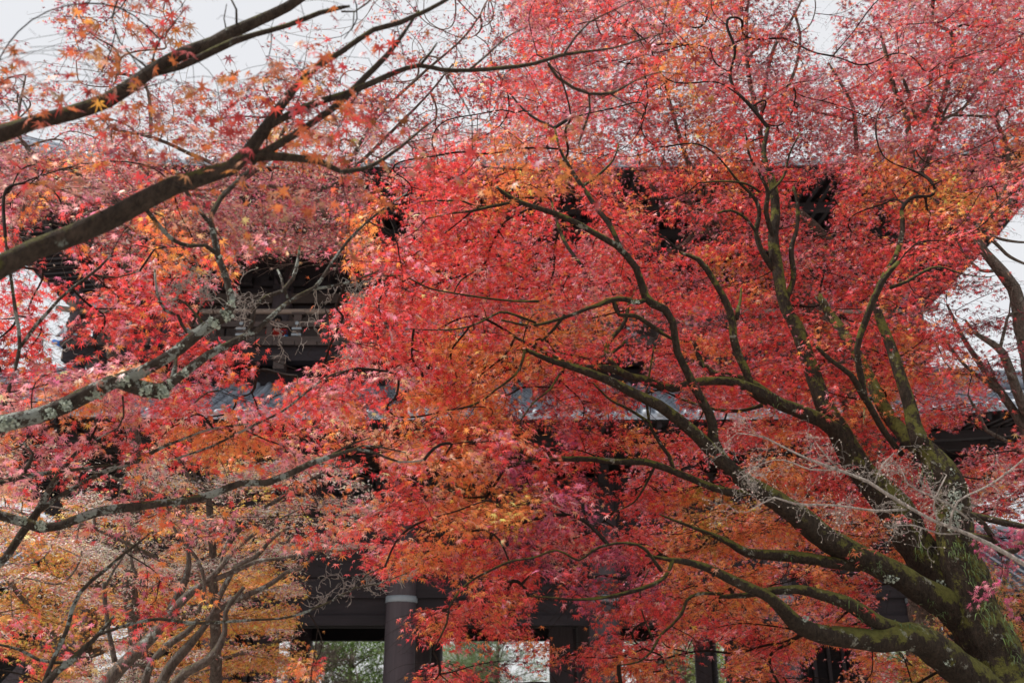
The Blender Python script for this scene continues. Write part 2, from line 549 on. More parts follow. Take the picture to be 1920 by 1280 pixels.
m = MB(); m.box((x0, YF+.2, 6.96), (x1, YF+9.8, 7.05)); m.build('ceiling_boards', M_WOOD, gate)
# square posts flanking the middle doorways
for px in (1052, 1480, 1316):
    Yp = YF + 5
    xx = (px - 960) / F * (Yp * math.cos(PITCH) + 1.5 * math.sin(PITCH))
    m = MB(); m.box((xx-.34 if px == 1052 else xx-.22, Yp-.30, 0.6), (xx+.34 if px == 1052 else xx+.22, Yp-.20, zlint-.002)); m.build('door_leaf', M_COLM, gate)
# brackets under the lower and the balcony eaves
def bracket(cx, y, z, s=1.0, blocks=True):
    m = MB()
    m.box((cx-.28*s, y-.28*s, z), (cx+.28*s, y+.28*s, z+.22*s))
    m.box((cx-.75*s, y-.10*s, z+.222*s), (cx+.75*s, y+.10*s, z+.42*s))
    m.box((cx-.10*s, y-.95*s, z+.225*s), (cx+.10*s, y+.4*s, z+.418*s))
    m.box((cx-.11*s, y-1.5*s, z+.64*s), (cx+.11*s, y+.4*s, z+.86*s))
    for dx in (-.62, 0, .62):
        m.box((cx+dx*s-.13*s, y-.13*s, z+.423*s), (cx+dx*s+.13*s, y+.13*s, z+.60*s))
    for dy in (-.8, -1.35):
        m.box((cx-.14*s, y+dy*s-.12*s, z+.46*s + (.4*s if dy < -1 else 0)), (cx+.14*s, y+dy*s+.12*s, z+.635*s + (.4*s if dy < -1 else 0)))
    return m.build('bracket', M_WOOD, gate)
mids = []
for a, b in zip(cols[:-1], cols[1:]):
    mids += [a, (a+b)/2]
mids.append(cols[-1])
for cx in mids:
    bracket(cx, YF, 6.951, 1.0)
# upper storey
zfl = Z(640, 23.8)                      # balcony floor
BYF, BX = 23.8, 11.15
uc = YF + 1.4
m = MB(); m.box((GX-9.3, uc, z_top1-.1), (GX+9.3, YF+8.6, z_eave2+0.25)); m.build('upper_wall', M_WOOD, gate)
for k in range(7):
    cx = GX - 9.3 + 18.6*k/6
    c = MB(); c.lathe((cx, uc-.05, zfl), [(.30, 0), (.29, z_eave2 - zfl + .1)], 20); c.build('upper_column', M_COLM, gate, True)
    for zz_ in (zfl+1.1, z_eave2-1.9, z_eave2-1.3):
        pass
for zz_, hh in ((zfl+.02, .25), (z_eave2-2.1, .28), (z_eave2-1.45, .3)):
    m = MB(); m.box((GX-9.7, uc-.19, zz_), (GX+9.7, uc-.003, zz_+hh)); m.build('wall_beam', M_RAIL, gate)
for k in range(13):
    bracket(GX-9.3 + 18.6*k/12, uc-.1, z_eave2-1.1, 0.85)
for k in range(6):                      # door panels between the upper columns
    xa = GX - 9.3 + 18.6*k/6 + .32; xb = xa + 3.1 - .64
    for i in range(2):
        m = MB(); a = xa + (xb-xa)*i/2 + .03; b = xa + (xb-xa)*(i+1)/2 - .03
        m.box((a, uc-.09, zfl+.32), (b, uc-.002, z_eave2-2.15)); dd = m.build('door', M_RAIL, gate)
# balcony
m = MB(); m.box((GX-BX, BYF, zfl-.12), (GX+BX, YF+11.2, zfl)); m.build('balcony_floor', M_RAIL, gate)
m = MB()
nb = 78
for k in range(nb):                     # board ends seen along the edge
    xa = GX - BX + 2*BX*k/nb
    m.box((xa+.008, BYF-.07-random.uniform(0,.02), zfl-.125), (xa+2*BX/nb-.008, BYF-.002, zfl-.01))
m.build('floor_board_ends', M_RAIL, gate)
m = MB(); m.box((GX-BX+.05, BYF+.05, zfl-.50), (GX+BX-.05, BYF+.45, zfl-.125)); m.build('balcony_beam', M_WOOD, gate)
m = MB(); m.box((GX-BX+.6, BYF+.7, zfl-.95), (GX+BX-.6, BYF+.95, zfl-.505)); m.build('balcony_beam', M_WOOD, gate)
m = MB(); m.box((GX-BX+.5, BYF+1.2, z_top1-.2), (GX+BX-.5, YF+11.0, zfl-.13)); m.build('under_balcony_wall', M_WOOD, gate)
for k in range(14):
    cx = GX - BX + .9 + (2*BX-1.8)*k/13
    b = MB(); b.box((cx-.14, BYF-.02, zfl-.74), (cx+.14, BYF+.3, zfl-.505)); b.build('support_block', M_RAIL, gate)
    c = MB(); c.box((cx-.17, BYF-.06, zfl-.505+.002), (cx+.17, BYF+.03, zfl-.37)); c.build('edge_block', M_BLOCK if k in (5,9) else M_RAIL, gate)  # two blocks have warm light painted into their colour
# lower coping of the roof against the wall
m = MB(); m.box((GX-10.6, YF+.2-.02, z_top1-.05), (GX+10.6, YF+1.5, z_top1+.14)); m.build('roof_coping', M_METAL, gate)
# railing
zt = Z(579, BYF)
def rail(name, a, b, z, w_, h_, mat): 
    mm = MB()
    if a[1] == b[1]: mm.box((a[0], a[1]-w_/2, z-h_/2), (b[0], a[1]+w_/2, z+h_/2))
    else: mm.box((a[0]-w_/2, a[1], z-h_/2), (a[0]+w_/2, b[1], z+h_/2))
    return mm.build(name, mat, gate)
RY = BYF + .18
t = MB(); t.tube([(GX-BX-.35, RY, zt+.10), (GX-BX+.4, RY, zt), (GX, RY, zt), (GX+BX-.4, RY, zt), (GX+BX+.35, RY, zt+.10)], [.075]*5, 10); t.build('handrail', M_RAILTOP, gate, True)
for sx in (-1, 1):
    xx = GX + sx*(BX-.18)
    t = MB(); t.tube([(xx, BYF-.25, zt+.10), (xx, RY+.4, zt), (xx, YF+10.5, zt)], [.075]*3, 10); t.build('handrail', M_RAILTOP, gate, True)
    for z_, hh in ((Z(605, BYF), .13), (zfl+.10, .17)):
        rail('side_rail', (xx, RY), (xx, YF+10.8), z_, .14, hh, M_RAIL)
rail('middle_rail', (GX-BX, RY), (GX+BX, RY), Z(604, BYF), .14, .15, M_RAIL)
rail('bottom_rail', (GX-BX, RY), (GX+BX, RY), zfl+.09, .20, .17, M_RAIL)
zm = Z(604, BYF)
nposts = 16
for k in range(-8, 9):
    cx = (557 - 960)/F*25.75 + k * 1.44
    if abs(cx - GX) < BX - .2:
        m = MB(); m.box((cx-.10, RY-.09, zfl+.178), (cx+.10, RY+.09, zt-.12)); 
        m.box((cx-.17, RY-.11, zt-.118), (cx+.17, RY+.11, zt-.06))
        po = m.build('rail_post', M_RAIL, gate)
        q = MB(); q.lathe((cx, RY-.105, zm), [(.05,-.02),(.05,.0),(.035,.01)], 12, 'y'); q.build('round_boss', M_METAL, po)
        q = MB(); q.box((cx-.125, RY-.12, zm-.17), (cx+.125, RY-.092, zm-.115)); q.build('metal_plate', M_METAL, po)
        q = MB(); q.box((cx-.125, RY-.12, zfl+.19), (cx+.125, RY-.092, zfl+.25)); q.build('metal_plate', M_METAL, po)
    cx += .72
    if abs(cx - GX) < BX - .2:
        m = MB(); m.box((cx-.07, RY-.06, zfl+.178), (cx+.07, RY+.06, zm-.077)); m.build('baluster', M_RAIL, gate)
for sx in (-1, 1):
    m = MB(); m.lathe((GX+sx*(BX-.18), RY, zfl), [(.15,0),(.14,1.0),(.11,1.05),(.17,1.1),(.18,1.25),(.12,1.42),(.03,1.6)], 16); m.build('corner_post', M_COLM, gate, True)

# ------------------------------------------------------------------ stair pavilions at both ends
def stair_house(sx, label):
    hx = GX + sx*15.9
    t = thing('stair_pavilion', (hx, YF+5, 0), label, 'building', 'small pavilions flanking the gate')
    w2, d2, ze_ = 1.9, 2.6, 4.9
    m = MB(); m.box((hx-w2, YF+5-d2, 0.3), (hx+w2, YF+5+d2, ze_)); m.build('wall', M_WOOD, t)
    m = MB(); m.box((hx-w2-.2, YF+5-d2-.2, 0), (hx+w2+.2, YF+5+d2+.2, .3-.002)); m.build('stone_base', M_STONE, t)
    for a in (-w2, 0, w2):
        m = MB(); m.box((hx+a-.11, YF+5-d2-.06, .3), (hx+a+.11, YF+5-d2-.002, ze_)); m.build('post', M_WOOD, t)
    for zz_ in (1.2, 2.9, 4.5):
        m = MB(); m.box((hx-w2-.1, YF+5-d2-.09, zz_), (hx+w2+.1, YF+5-d2-.062, zz_+.2)); m.build('wall_beam', M_WOOD, t)
    m = MB()
    ov = 1.1; rr = 1.9
    for s in (-1, 1):
        y_e, y_r = YF+5 + s*(d2+ov), YF+5
        q = [(hx-w2-ov, y_e, ze_-.05), (hx+w2+ov, y_e, ze_-.05), (hx+w2+ov, y_r, ze_+rr), (hx-w2-ov, y_r, ze_+rr)]
        m.add(q, [(0,1,2,3)])
        m.add([(a, b, c-.14) for a, b, c in q], [(3,2,1,0)])
        for k in range(21):
            xx = hx-w2-ov+.05 + (2*(w2+ov)-.1)*k/20
            m.tube([(xx, y_e-s*.02, ze_-.01), (xx, (y_e+y_r)/2, ze_+rr/2+.0), (xx, y_r, ze_+rr+.04)], [.075]*3, 6)
    m.tube([(hx-w2-ov-.1, YF+5, ze_+rr+.18), (hx+w2+ov+.1, YF+5, ze_+rr+.18)], [.2, .2], 8)
    m.build('roof', M_TILE, t)
    for s in (-1, 1):
        g_ = MB()
        xx = hx + s*(w2-.05)
        g_.add([(xx, YF+5-d2, ze_), (xx, YF+5+d2, ze_), (xx, YF+5, ze_+rr-.2)], [(0,1,2)])
        g_.beam((hx+s*(w2+ov-.08), YF+5-d2-ov, ze_-.25), (hx+s*(w2+ov-.08), YF+5, ze_+rr-.22), .12, .24)
        g_.beam((hx+s*(w2+ov-.08), YF+5+d2+ov, ze_-.25), (hx+s*(w2+ov-.08), YF+5, ze_+rr-.22), .12, .24)
        g_.build('gable', M_WOOD, t)
    # covered stair climbing to the gate
    st = thing('covered_stair', (GX+sx*12.5, YF+3.4, 0), ('dark covered stair climbing from the plastered pavilion %s to the gate' % ('on the left' if sx < 0 else 'on the right')), 'staircase', 'covered stairs climbing to the gate')
    a = np.array([hx - sx*w2, YF+2.9, 1.2]); b = np.array([GX+sx*9.2, YF+2.9, 7.0])
    m = MB(); m.beam(a, b, .16, .45); m.beam(a+[0,1.6,0], b+[0,1.6,0], .16, .45); m.build('string_board', M_COLM, st)
    m = MB()
    for k in range(14):
        c = a + (b-a)*(k+.5)/14
        m.box((c[0]-.18, c[1]+.08, c[2]+.0), (c[0]+.18, c[1]+1.52, c[2]+.05))
    m.build('tread', M_WOOD, st)
    m = MB(); m.beam(a+[0,-.1,2.3], b+[0,-.1,2.3], .1, .7); m.build('side_boards', M_COLM, st)
    m = MB()
    up_ = np.array([0, 0, 3.0])
    q = [a+up_+[0,-.7,0], b+up_+[0,-.7,0], b+up_+[0,.8,.7], a+up_+[0,.8,.7], a+up_+[0,2.3,0], b+up_+[0,2.3,0]]
    m.add(q, [(0,1,2,3),(3,2,5,4)]); m.add([x-[0,0,.12] for x in q], [(3,2,1,0),(4,5,2,3)])
    m.build('stair_roof', M_TILE, st)
    for k in range(4):
        c = a + (b-a)*(k+.1)/3.4
        m = MB(); m.box((c[0]-.09, c[1]-.22, 0), (c[0]+.09, c[1]-.085, c[2]+2.9)); m.build('post', M_WOOD, st)
stair_house(1, 'small tiled stair pavilion standing behind the mossy trunk at the right end of the gate')
stair_house(-1, 'small tiled stair pavilion standing at the left end of the gate')

# ------------------------------------------------------------------ visitors on the balcony
def person(label, loc, rz, pose, skin, top, legs, hair, longhair=True):
    """pose: dict of joint offsets; body is one skinned surface, clothing and hair its children"""
    root = thing('person', loc, label, 'person', 'visitors on the gate balcony')
    root.rotation_euler = (0, 0, rz)
    J = {'pelvis': (0,0,.92), 'waist': (0,.01,1.08), 'chest': (0,.0,1.30), 'neck': (0,.01,1.47), 'head': (0,-.01,1.58), 'crown': (0,.0,1.70)}
    for s, n in ((-1,'l'), (1,'r')):
        J['hip'+n] = (s*.10,0,.88); J['knee'+n] = (s*.11,-.03,.48); J['ank'+n] = (s*.11,.02,.08); J['toe'+n] = (s*.13,-.17,.04)
        J['sh'+n] = (s*.19,.01,1.42); J['el'+n] = (s*.25,.0,1.14); J['wr'+n] = (s*.24,-.10,.90); J['pa'+n] = (s*.23,-.14,.84)
    J.update(pose)
    def skin_mesh(name, chain, edges, radii, mat, parent, lvl=1):
        me = bpy.data.meshes.new(name)
        me.from_pydata([J[c] if isinstance(c, str) else c for c in chain], edges, [])
        ob = link(name, me, mat); ob.parent = parent
        md = ob.modifiers.new('skin', 'SKIN'); md.use_smooth_shade = True
        me.skin_vertices[0].data[0].use_root = True
        for i, r in enumerate(radii): me.skin_vertices[0].data[i].radius = (r, r*0.85) if not isinstance(r, tuple) else r
        s = ob.modifiers.new('sub', 'SUBSURF'); s.levels = lvl; s.render_levels = lvl
        return ob
    nm = ['pelvis','waist','chest','neck','head','crown','hipl','kneel','ankl','toel','hipr','kneer','ankr','toer','shl','ell','wrl','pal','shr','elr','wrr','par']
    ix = {n: i for i, n in enumerate(nm)}
    E = [(0,1),(1,2),(2,3),(3,4),(4,5)]
    for n in 'lr':
        E += [(0,ix['hip'+n]),(ix['hip'+n],ix['knee'+n]),(ix['knee'+n],ix['ank'+n]),(ix['ank'+n],ix['toe'+n]),(2,ix['sh'+n]),(ix['sh'+n],ix['el'+n]),(ix['el'+n],ix['wr'+n]),(ix['wr'+n],ix['pa'+n])]
    Rr = [.13,.12,.14,.055,.088,.075,.09,.062,.042,.035,.09,.062,.042,.035,.055,.042,.028,.030,.055,.042,.028,.030]
    body = skin_mesh('body', nm, E, Rr, skin, root)
    # fingers: five short chains from each palm
    fb = MB()
    for n in 'lr':
        w0, p0 = np.array(J['wr'+n]), np.array(J['pa'+n]); dr = p0 - w0; dr = dr/np.linalg.norm(dr)
        sd_ = np.cross(dr, [0,0,1.]); sd_ = sd_/(np.linalg.norm(sd_)+1e-9)
        for k, L_ in enumerate((.062,.075,.08,.074,.058)):
            st_ = p0 + dr*.015 + sd_*(k-2)*.016; 
            if k == 0: st_ = p0 - dr*.03 + sd_*(-.04)
            fb.tube([st_, st_+dr*L_*.5, st_+dr*L_*.85-np.array([0,0,.02])], [.009,.008,.006], 6)
    fb.build('fingers', skin, None, True).parent = root
    j1 = ['pelvis','waist','chest',(J['neck'][0],J['neck'][1],J['neck'][2]-.03),'shl','ell','wrl','shr','elr','wrr']
    skin_mesh('jacket', j1, [(0,1),(1,2),(2,3),(2,4),(4,5),(5,6),(2,7),(7,8),(8,9)], [.155,.145,.165,.07,.075,.058,.044,.075,.058,.044], top, root)
    j2 = ['pelvis','hipl','kneel','ankl','hipr','kneer','ankr']
    skin_mesh('trousers', j2, [(0,1),(1,2),(2,3),(0,4),(4,5),(5,6)], [.145,.105,.078,.058,.105,.078,.058], legs, root)
    hd = np.array(J['head'])
    hb_ = MB()
    pts = [hd+[0,.03,.02], hd+[0,.02,.10], hd+[0,.0,.145]]
    hb_.tube(pts, [.108,.10,.04], 12)
    if longhair: hb_.tube([hd+[0,.05,.06], hd+[0,.085,-.06], hd+[0,.09,-.20]], [.085,.07,.03], 10)
    hb_.build('hair', hair, None, True).parent = root
    fc = MB()     # nose, eyes and mouth
    fc.tube([hd+[0,-.075,.02], hd+[0,-.105,-.012], hd+[0,-.08,-.02]], [.010,.014,.008], 6)
    fc.build('nose', skin, None, True).parent = root
    ey = MB()
    for s in (-1, 1): ey.lathe(tuple(hd+[s*.032,-.083,.022]), [(.009,-.006),(.010,0),(.004,.004)], 8, 'y')
    ey.lathe(tuple(hd+[0,-.088,-.045]), [(.018,-.004),(.02,0),(.01,.004)], 8, 'y')
    ey.build('eyes_and_mouth', hair, None, True).parent = root
    return root
sk = plain('skin', (0.52, 0.34, 0.26), 0.55, 0.05)
cloth = lambda n, c: plain(n, c, 0.9, 0.12, 14)
black = cloth('black_hair', (0.015, 0.012, 0.012)); fair = cloth('fair_hair', (0.48, 0.38, 0.28))
def bx(px, Y, z=11.2): return (px - 960)/F * (Y*math.cos(PITCH) + (z-1.6)*math.sin(PITCH))
lean = {'waist': (0,-.06,1.06), 'chest': (0,-.20,1.24), 'neck': (0,-.32,1.38), 'head': (0,-.38,1.47), 'crown': (0,-.40,1.58),
        'shl': (-.19,-.26,1.33), 'shr': (.19,-.26,1.33), 'ell': (-.27,-.38,1.10), 'elr': (.27,-.38,1.10), 'wrl': (-.10,-.46,1.05), 'wrr': (.10,-.46,1.05), 'pal': (-.03,-.48,1.05), 'par': (.03,-.48,1.05)}
sit = {'pelvis': (0,0,.16), 'waist': (0,.0,.32), 'chest': (0,-.03,.54), 'neck': (0,-.04,.71), 'head': (0,-.06,.82), 'crown': (0,-.06,.94),
       'hipl': (-.11,-.04,.14), 'hipr': (.11,-.04,.14), 'kneel': (-.30,-.26,.20), 'kneer': (.30,-.26,.20), 'ankl': (.06,-.36,.07), 'ankr': (-.06,-.40,.07), 'toel': (.18,-.38,.05), 'toer': (-.18,-.42,.05),
       'shl': (-.19,-.02,.66), 'shr': (.19,-.02,.66), 'ell': (-.25,-.10,.42), 'elr': (.25,-.10,.42), 'wrl': (-.15,-.28,.34), 'wrr': (.15,-.28,.34), 'pal': (-.12,-.33,.31), 'par': (.12,-.33,.31)}
person('fair-haired visitor in a pale blue shirt leaning over the balcony rail', (bx(187, RY+.5), RY+.5, zfl), 0.3, lean, sk, cloth('pale_blue_cloth', (0.45,0.55,0.68)), cloth('navy_cloth', (0.03,0.05,0.12)), fair)
person('visitor in white sitting on the balcony floor behind the rail posts', (bx(132, RY+.5), RY+.5, zfl), -0.2, sit, sk, cloth('white_cloth', (0.7,0.72,0.78)), cloth('blue_cloth', (0.05,0.16,0.5)), black)
person('visitor in a red jacket sitting behind the balcony rail beside a blue bag', (bx(519, RY+.45), RY+.45, zfl), 0.15, sit, sk, cloth('red_cloth', (0.62,0.05,0.04)), cloth('red_trousers', (0.55,0.06,0.05)), black, False)
person('dark-haired visitor in a blue jacket leaning on the balcony rail near the corner post', (bx(1706, RY+.5), RY+.5, zfl), -0.2, lean, sk, cloth('deep_blue_cloth', (0.05,0.12,0.42)), cloth('dark_cloth', (0.03,0.03,0.04)), black)
bagx = bx(531, RY+.2)
bag = thing('shoulder_bag', (bagx, RY+.32, zfl), 'bright blue bag on the balcony floor beside the visitor in red', 'bag')
m = MB(); m.box((bagx-.13, RY+.24, zfl+.01), (bagx+.13, RY+.40, zfl+.36)); ob = m.build('pouch', cloth('sky_blue_cloth', (0.03,0.30,0.70)), bag)
bv = ob.modifiers.new('b', 'BEVEL'); bv.width = .04; bv.segments = 3
m = MB(); m.tube([(bagx-.1, RY+.32, zfl+.34), (bagx-.06, RY+.32, zfl+.5), (bagx+.06, RY+.32, zfl+.5), (bagx+.1, RY+.32, zfl+.34)], [.012]*4, 6); m.build('strap', cloth('strap_cloth', (0.02,0.1,0.3)), bag, True)
# ------------------------------------------------------------------ foliage plan: 48 x 32 cells, 40 photo pixels each
# r red, m purple red, p pink (dry leaves, painted sky gloss), o orange, y yellow orange, s salmon, g olive orange, t tan seeds, ',' sparse, '.' sky, '#' gap
GRID = [
 "..,o,,,,,... .....,,,.,,, prrprpporor, ,,.,,rpppprp",
 "...oo,,,,... .,,,.,,,,,,, pprprrprooor r,.,,pprprrp",
 ",..,oo,,,... ,,,,.,,,,,,, rrrrrrpoorp, ,,.,prpprppr",
 "oo,,.o,,..,, p,oo,,,,,,pr rrrppprorrpp prpprrpprppr",
 "pp,,,,oroprp prrooor,,,,r rrrpprroyrrp rpprrrrr,,pr",
 "pp,,,,,oorrr prrorr,,,,,p rrppprr,orrr rrpr,,rrpppr",
 "p,,pprp,,orr yoor,pprppro oppor,rroorr r,prppprr,ro",
 "pposorr,,,,r oooop,,prrpo oroorpo,oror r,pppooppppo",
 "pposprppoopp ppppp#prrroo yooro#rroror rr#rpoooyppp",
 "poppp#rorppp pppppo#rrroo or#rro#rprrr r##roryyyyop",
 "p,##proosppp ppppoo#prrrr rrr#rrr#rprr rr#rr#rroro.",
 "r.#r#proosop pspposrprrrr rrrpprr#rrrr rrprrrrrrr..",
 ".,#rrrpooro# ####oprrrrpr rprprrrrryor rprrrrrrr,..",
 "rrr##rrrrp## #####prrpprr rrrpprrrrrro rrrrrrrr,,,.",
 "rpr#rrrrr### ####prrrrrpr ropporrrrrrr rrrrror,,,,,",
 "rr#,rrr,r### ###prrrrrorr ooooor#rrrrr rrorrrorr,,,",
 ",r###prrrrrr ####prrroooo orrrrrrroorr rrrrrrorr,,,",
 ",rpppsospprr ##prpppprooo oorr##rrrrrr rrrrororoo,,",
 "ppsosppprr## #rrprr#ooroo #,rrr,##,rrr rrorooorrrr#",
 "ppsoopprrpop prrps#sooooo ,,p,r,##,rro rrrooorrr,##",
 "sppppr#soooo rspossssrorr o#mrroorrrrr orrrrrr####p",
 "t#pr##ttroyo optt##sssosr mrrr##rrrrro oorrorr##prp",
 "pp#pr#ttt#tt ttttt#rrsoos mr#m#rrrr#ro oorrrrrprpop",
 "sp#stprrttpr oroottrrsoyy ypmp#rrogggg ooorrrrrrpp,",
 "soosttooptpo tttttrrroooy ympmrrroggoo oooooorrr,,,",
 "soosttttsttt ttrtrprooorp mpppmrroogoo oooooooooomm",
 "yosotttsttto ot###roooror rmppmmrooooo ooo#oooooomm",
 "yyyostrrtoo o oo######,orr r#mm,mmooooo ##oor####oos",
 "yyyorrrrryyy yo#####,rrro r##m#rrroooo oorrr###yosp",
 "rrppprrrryoo oo#####,or#r r###rr#rorrr oooor##yy#os",
 "rrrpsttyoyoo oos#####rr,, ,o#rrrro,#or ro##ooyyy.sp",
 "#rrstttyyyyo ooo####,rr,, #,,rooo,##oo rr#oorgyy,yp",
]
GRID = [r.replace(' ', '') for r in GRID]
GRID = [(r + r[-1] * 48)[:48] for r in GRID]
PAL = {'r': (0.74,0.075,0.072), 'm': (0.46,0.09,0.17), 'p': (0.66,0.25,0.29), 'o': (0.80,0.23,0.07), 'y': (0.86,0.47,0.13),
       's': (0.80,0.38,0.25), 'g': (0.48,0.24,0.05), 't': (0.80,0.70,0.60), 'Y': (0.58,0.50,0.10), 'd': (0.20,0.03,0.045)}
MIXES = {'r': 'rrrrrropp', 'm': 'mmmpmr', 'p': 'ppppprs', 'o': 'ooooooors', 'y': 'yyoooo', 's': 'ssspoo', 'g': 'ggogoy', 't': 'ttttps', ',': 'dddro', 'Y': 'YYyYg'}  # the ',' mix paints sparse leaves dark, as silhouettes on the sky

def warp(x, y):
    wx = 7*np.sin(y*.043+1.3) + 6*np.sin(y*.117+x*.031) + 5*np.sin(x*.19-y*.15)
    wy = 6*np.sin(x*.039+.7) + 6*np.sin(x*.101-y*.041+2) + 5*np.sin(y*.21+x*.13)
    return x + wx, y + wy
GA = np.array([list(r) for r in GRID])
def look(x, y):
    a, b = warp(np.asarray(x, float), np.asarray(y, float))
    return GA[np.clip((b // 40).astype(int), 0, 31), np.clip((a // 40).astype(int), 0, 47)]

def crowns(ch, x, y):
    """which trees have leaves in this cell, and how densely"""
    L = []
    if ch in '.#': return L
    if ch == ',':
        if x < 760 and y < 320: L += [('N', .28), ('BL', .13)]
        elif x < 980 and y < 320: L += [('BL', .30)]
        elif x > 1700 and y > 420: L += [('H', .60)]
        elif y < 330: L += [('B', .45)]
        elif x < 700 and y > 400 and y < 760: L += [('L', .35)]
        else: L += [('M', .4)]
        return L
    if x > 1830 and y > 990:
        return [('G', .75)] if ch == 'm' else [('J', 1.3)]
    if 1600 < x and y > 1110 and ch == 'y': return [('J', .8)]
    if ch == 't': return [('T', 1.6), ('Y', .25)] if x < 560 else [('T', 1.6)]
    if y < 340:
        if x < 700: return [('N', .42 if ch in 'or' else .28), ('BL', 1.0 if y > 240 else .42)]
        if x < 960: return [('BL', .7), ('M' if x > 800 else 'BL', .6)] + ([('N', .45)] if ch in 'oy' else [])
        return [('B', 1.3), ('M', .32)] + ([('N', .42)] if ch in 'oy' and x < 1330 else [])
    if y < 500 and x < 700:
        L = [('BL', 1.5)]
        if ch in 'rs' or x < 330: L += [('L', .45)]
        if ch == 'o': L += [('N', .15)]
        return L
    if x < 560 and y > 960:
        if ch in 'rpm': return [('L', .5), ('Y', .8)]
        return [('Y', 1.5), ('T', .75 if y < 1060 and x > 120 else .45)]
    if y > 850 and x < 560:
        return [('Y', .9), ('L', .3), ('T', .6)] if ch in 'so' else [('L', .7), ('T', .7)]
    if x < 660: return [('L', 1.35)]
    if x < 1030 and 740 < y < 1000: return [('L', .85), ('M', .95)]
    if x < 760: return [('M', 1.1), ('L', .4)]
    if x < 1000 and 200 < y < 420 and ch in 'oy': return [('M', 1.2), ('N', .45)]
    if 1180 < x < 1600 and 350 < y < 560: return [('M', .62), ('B', .75)]
    if y < 760: return [('M', 1.1), ('B', .55)]
    if x > 1180: return [('M', 1.0), ('B', .7)]
    return [('M', 1.4)]

# ------------------------------------------------------------------ leaf templates (x to the tip, z the upper face)
def leaf_tpl(angs, lens, inner):
    v = [(0, 0, 0)]; A = [math.radians(a) for a in angs]
    mids = [A[0] - .45] + [(a + b) / 2 for a, b in zip(A[:-1], A[1:])] + [A[-1] + .45]
    for a in mids: v.append((inner*math.cos(a), inner*math.sin(a), .015))
    for a, l in zip(A, lens): v.append((l*math.cos(a), l*math.sin(a), -.26*l*l))
    n = len(angs)
    f = [(0, 1+i, 2+n+i, 2+i) for i in range(n)]
    return np.array(v), np.array(f)
TPL7 = leaf_tpl([-122,-80,-40,0,40,80,122], [.30,.50,.61,.66,.61,.50,.30], .16)
TPL5 = leaf_tpl([-95,-46,0,46,95], [.44,.60,.66,.60,.44], .155)
TPLS = leaf_tpl([-60, 50], [.60, .55], .20)

def make_leaves(pos, fwd, nrm, size, col, tpl):
    T, Fq = tpl
    fwd = fwd / np.linalg.norm(fwd, axis=1, keepdims=True)
    nrm = nrm - fwd * (nrm * fwd).sum(1, keepdims=True)
    nrm /= np.linalg.norm(nrm, axis=1, keepdims=True) + 1e-9
    sd_ = np.cross(nrm, fwd)
    N = len(pos); k = len(T)
    curl = rng.uniform(.3, 2.2, N)[:, None]
    asp = rng.uniform(.82, 1.12, N)[:, None]
    jit = 1 + rng.normal(0, .09, (N, k))
    V = pos[:, None] + size[:, None, None] * (T[None, :, 0:1]*jit[..., None]*fwd[:, None] + (T[None, :, 1]*asp*jit)[..., None]*sd_[:, None] + (T[None, :, 2]*curl)[..., None]*nrm[:, None])
    Q = (np.arange(N)*k)[:, None, None] + Fq[None]
    C = np.repeat(col[:, None], k, 1)
    return V.reshape(-1, 3), Q.reshape(-1, 4), C.reshape(-1, 3)

def smooth_path(pts, step):
    """Catmull-Rom through the given points (x,y,z,r) resampled at about step"""
    p = np.asarray(pts, float)
    if len(p) < 2: return p
    q = np.vstack([2*p[0]-p[1], p, 2*p[-1]-p[-2]])
    outp = []
    for i in range(1, len(q)-2):
        n = max(1, int(np.linalg.norm(q[i+1][:3]-q[i][:3]) / step))
        for k in range(n):
            t = k / n
            outp.append(0.5*((2*q[i]) + (-q[i-1]+q[i+1])*t + (2*q[i-1]-5*q[i]+4*q[i+1]-q[i+2])*t*t + (-q[i-1]+3*q[i]-3*q[i+1]+q[i+2])*t**3))
    outp.append(p[-1])
    o = np.array(outp); o[:, 3] = np.maximum(o[:, 3], 1e-3)
    return o

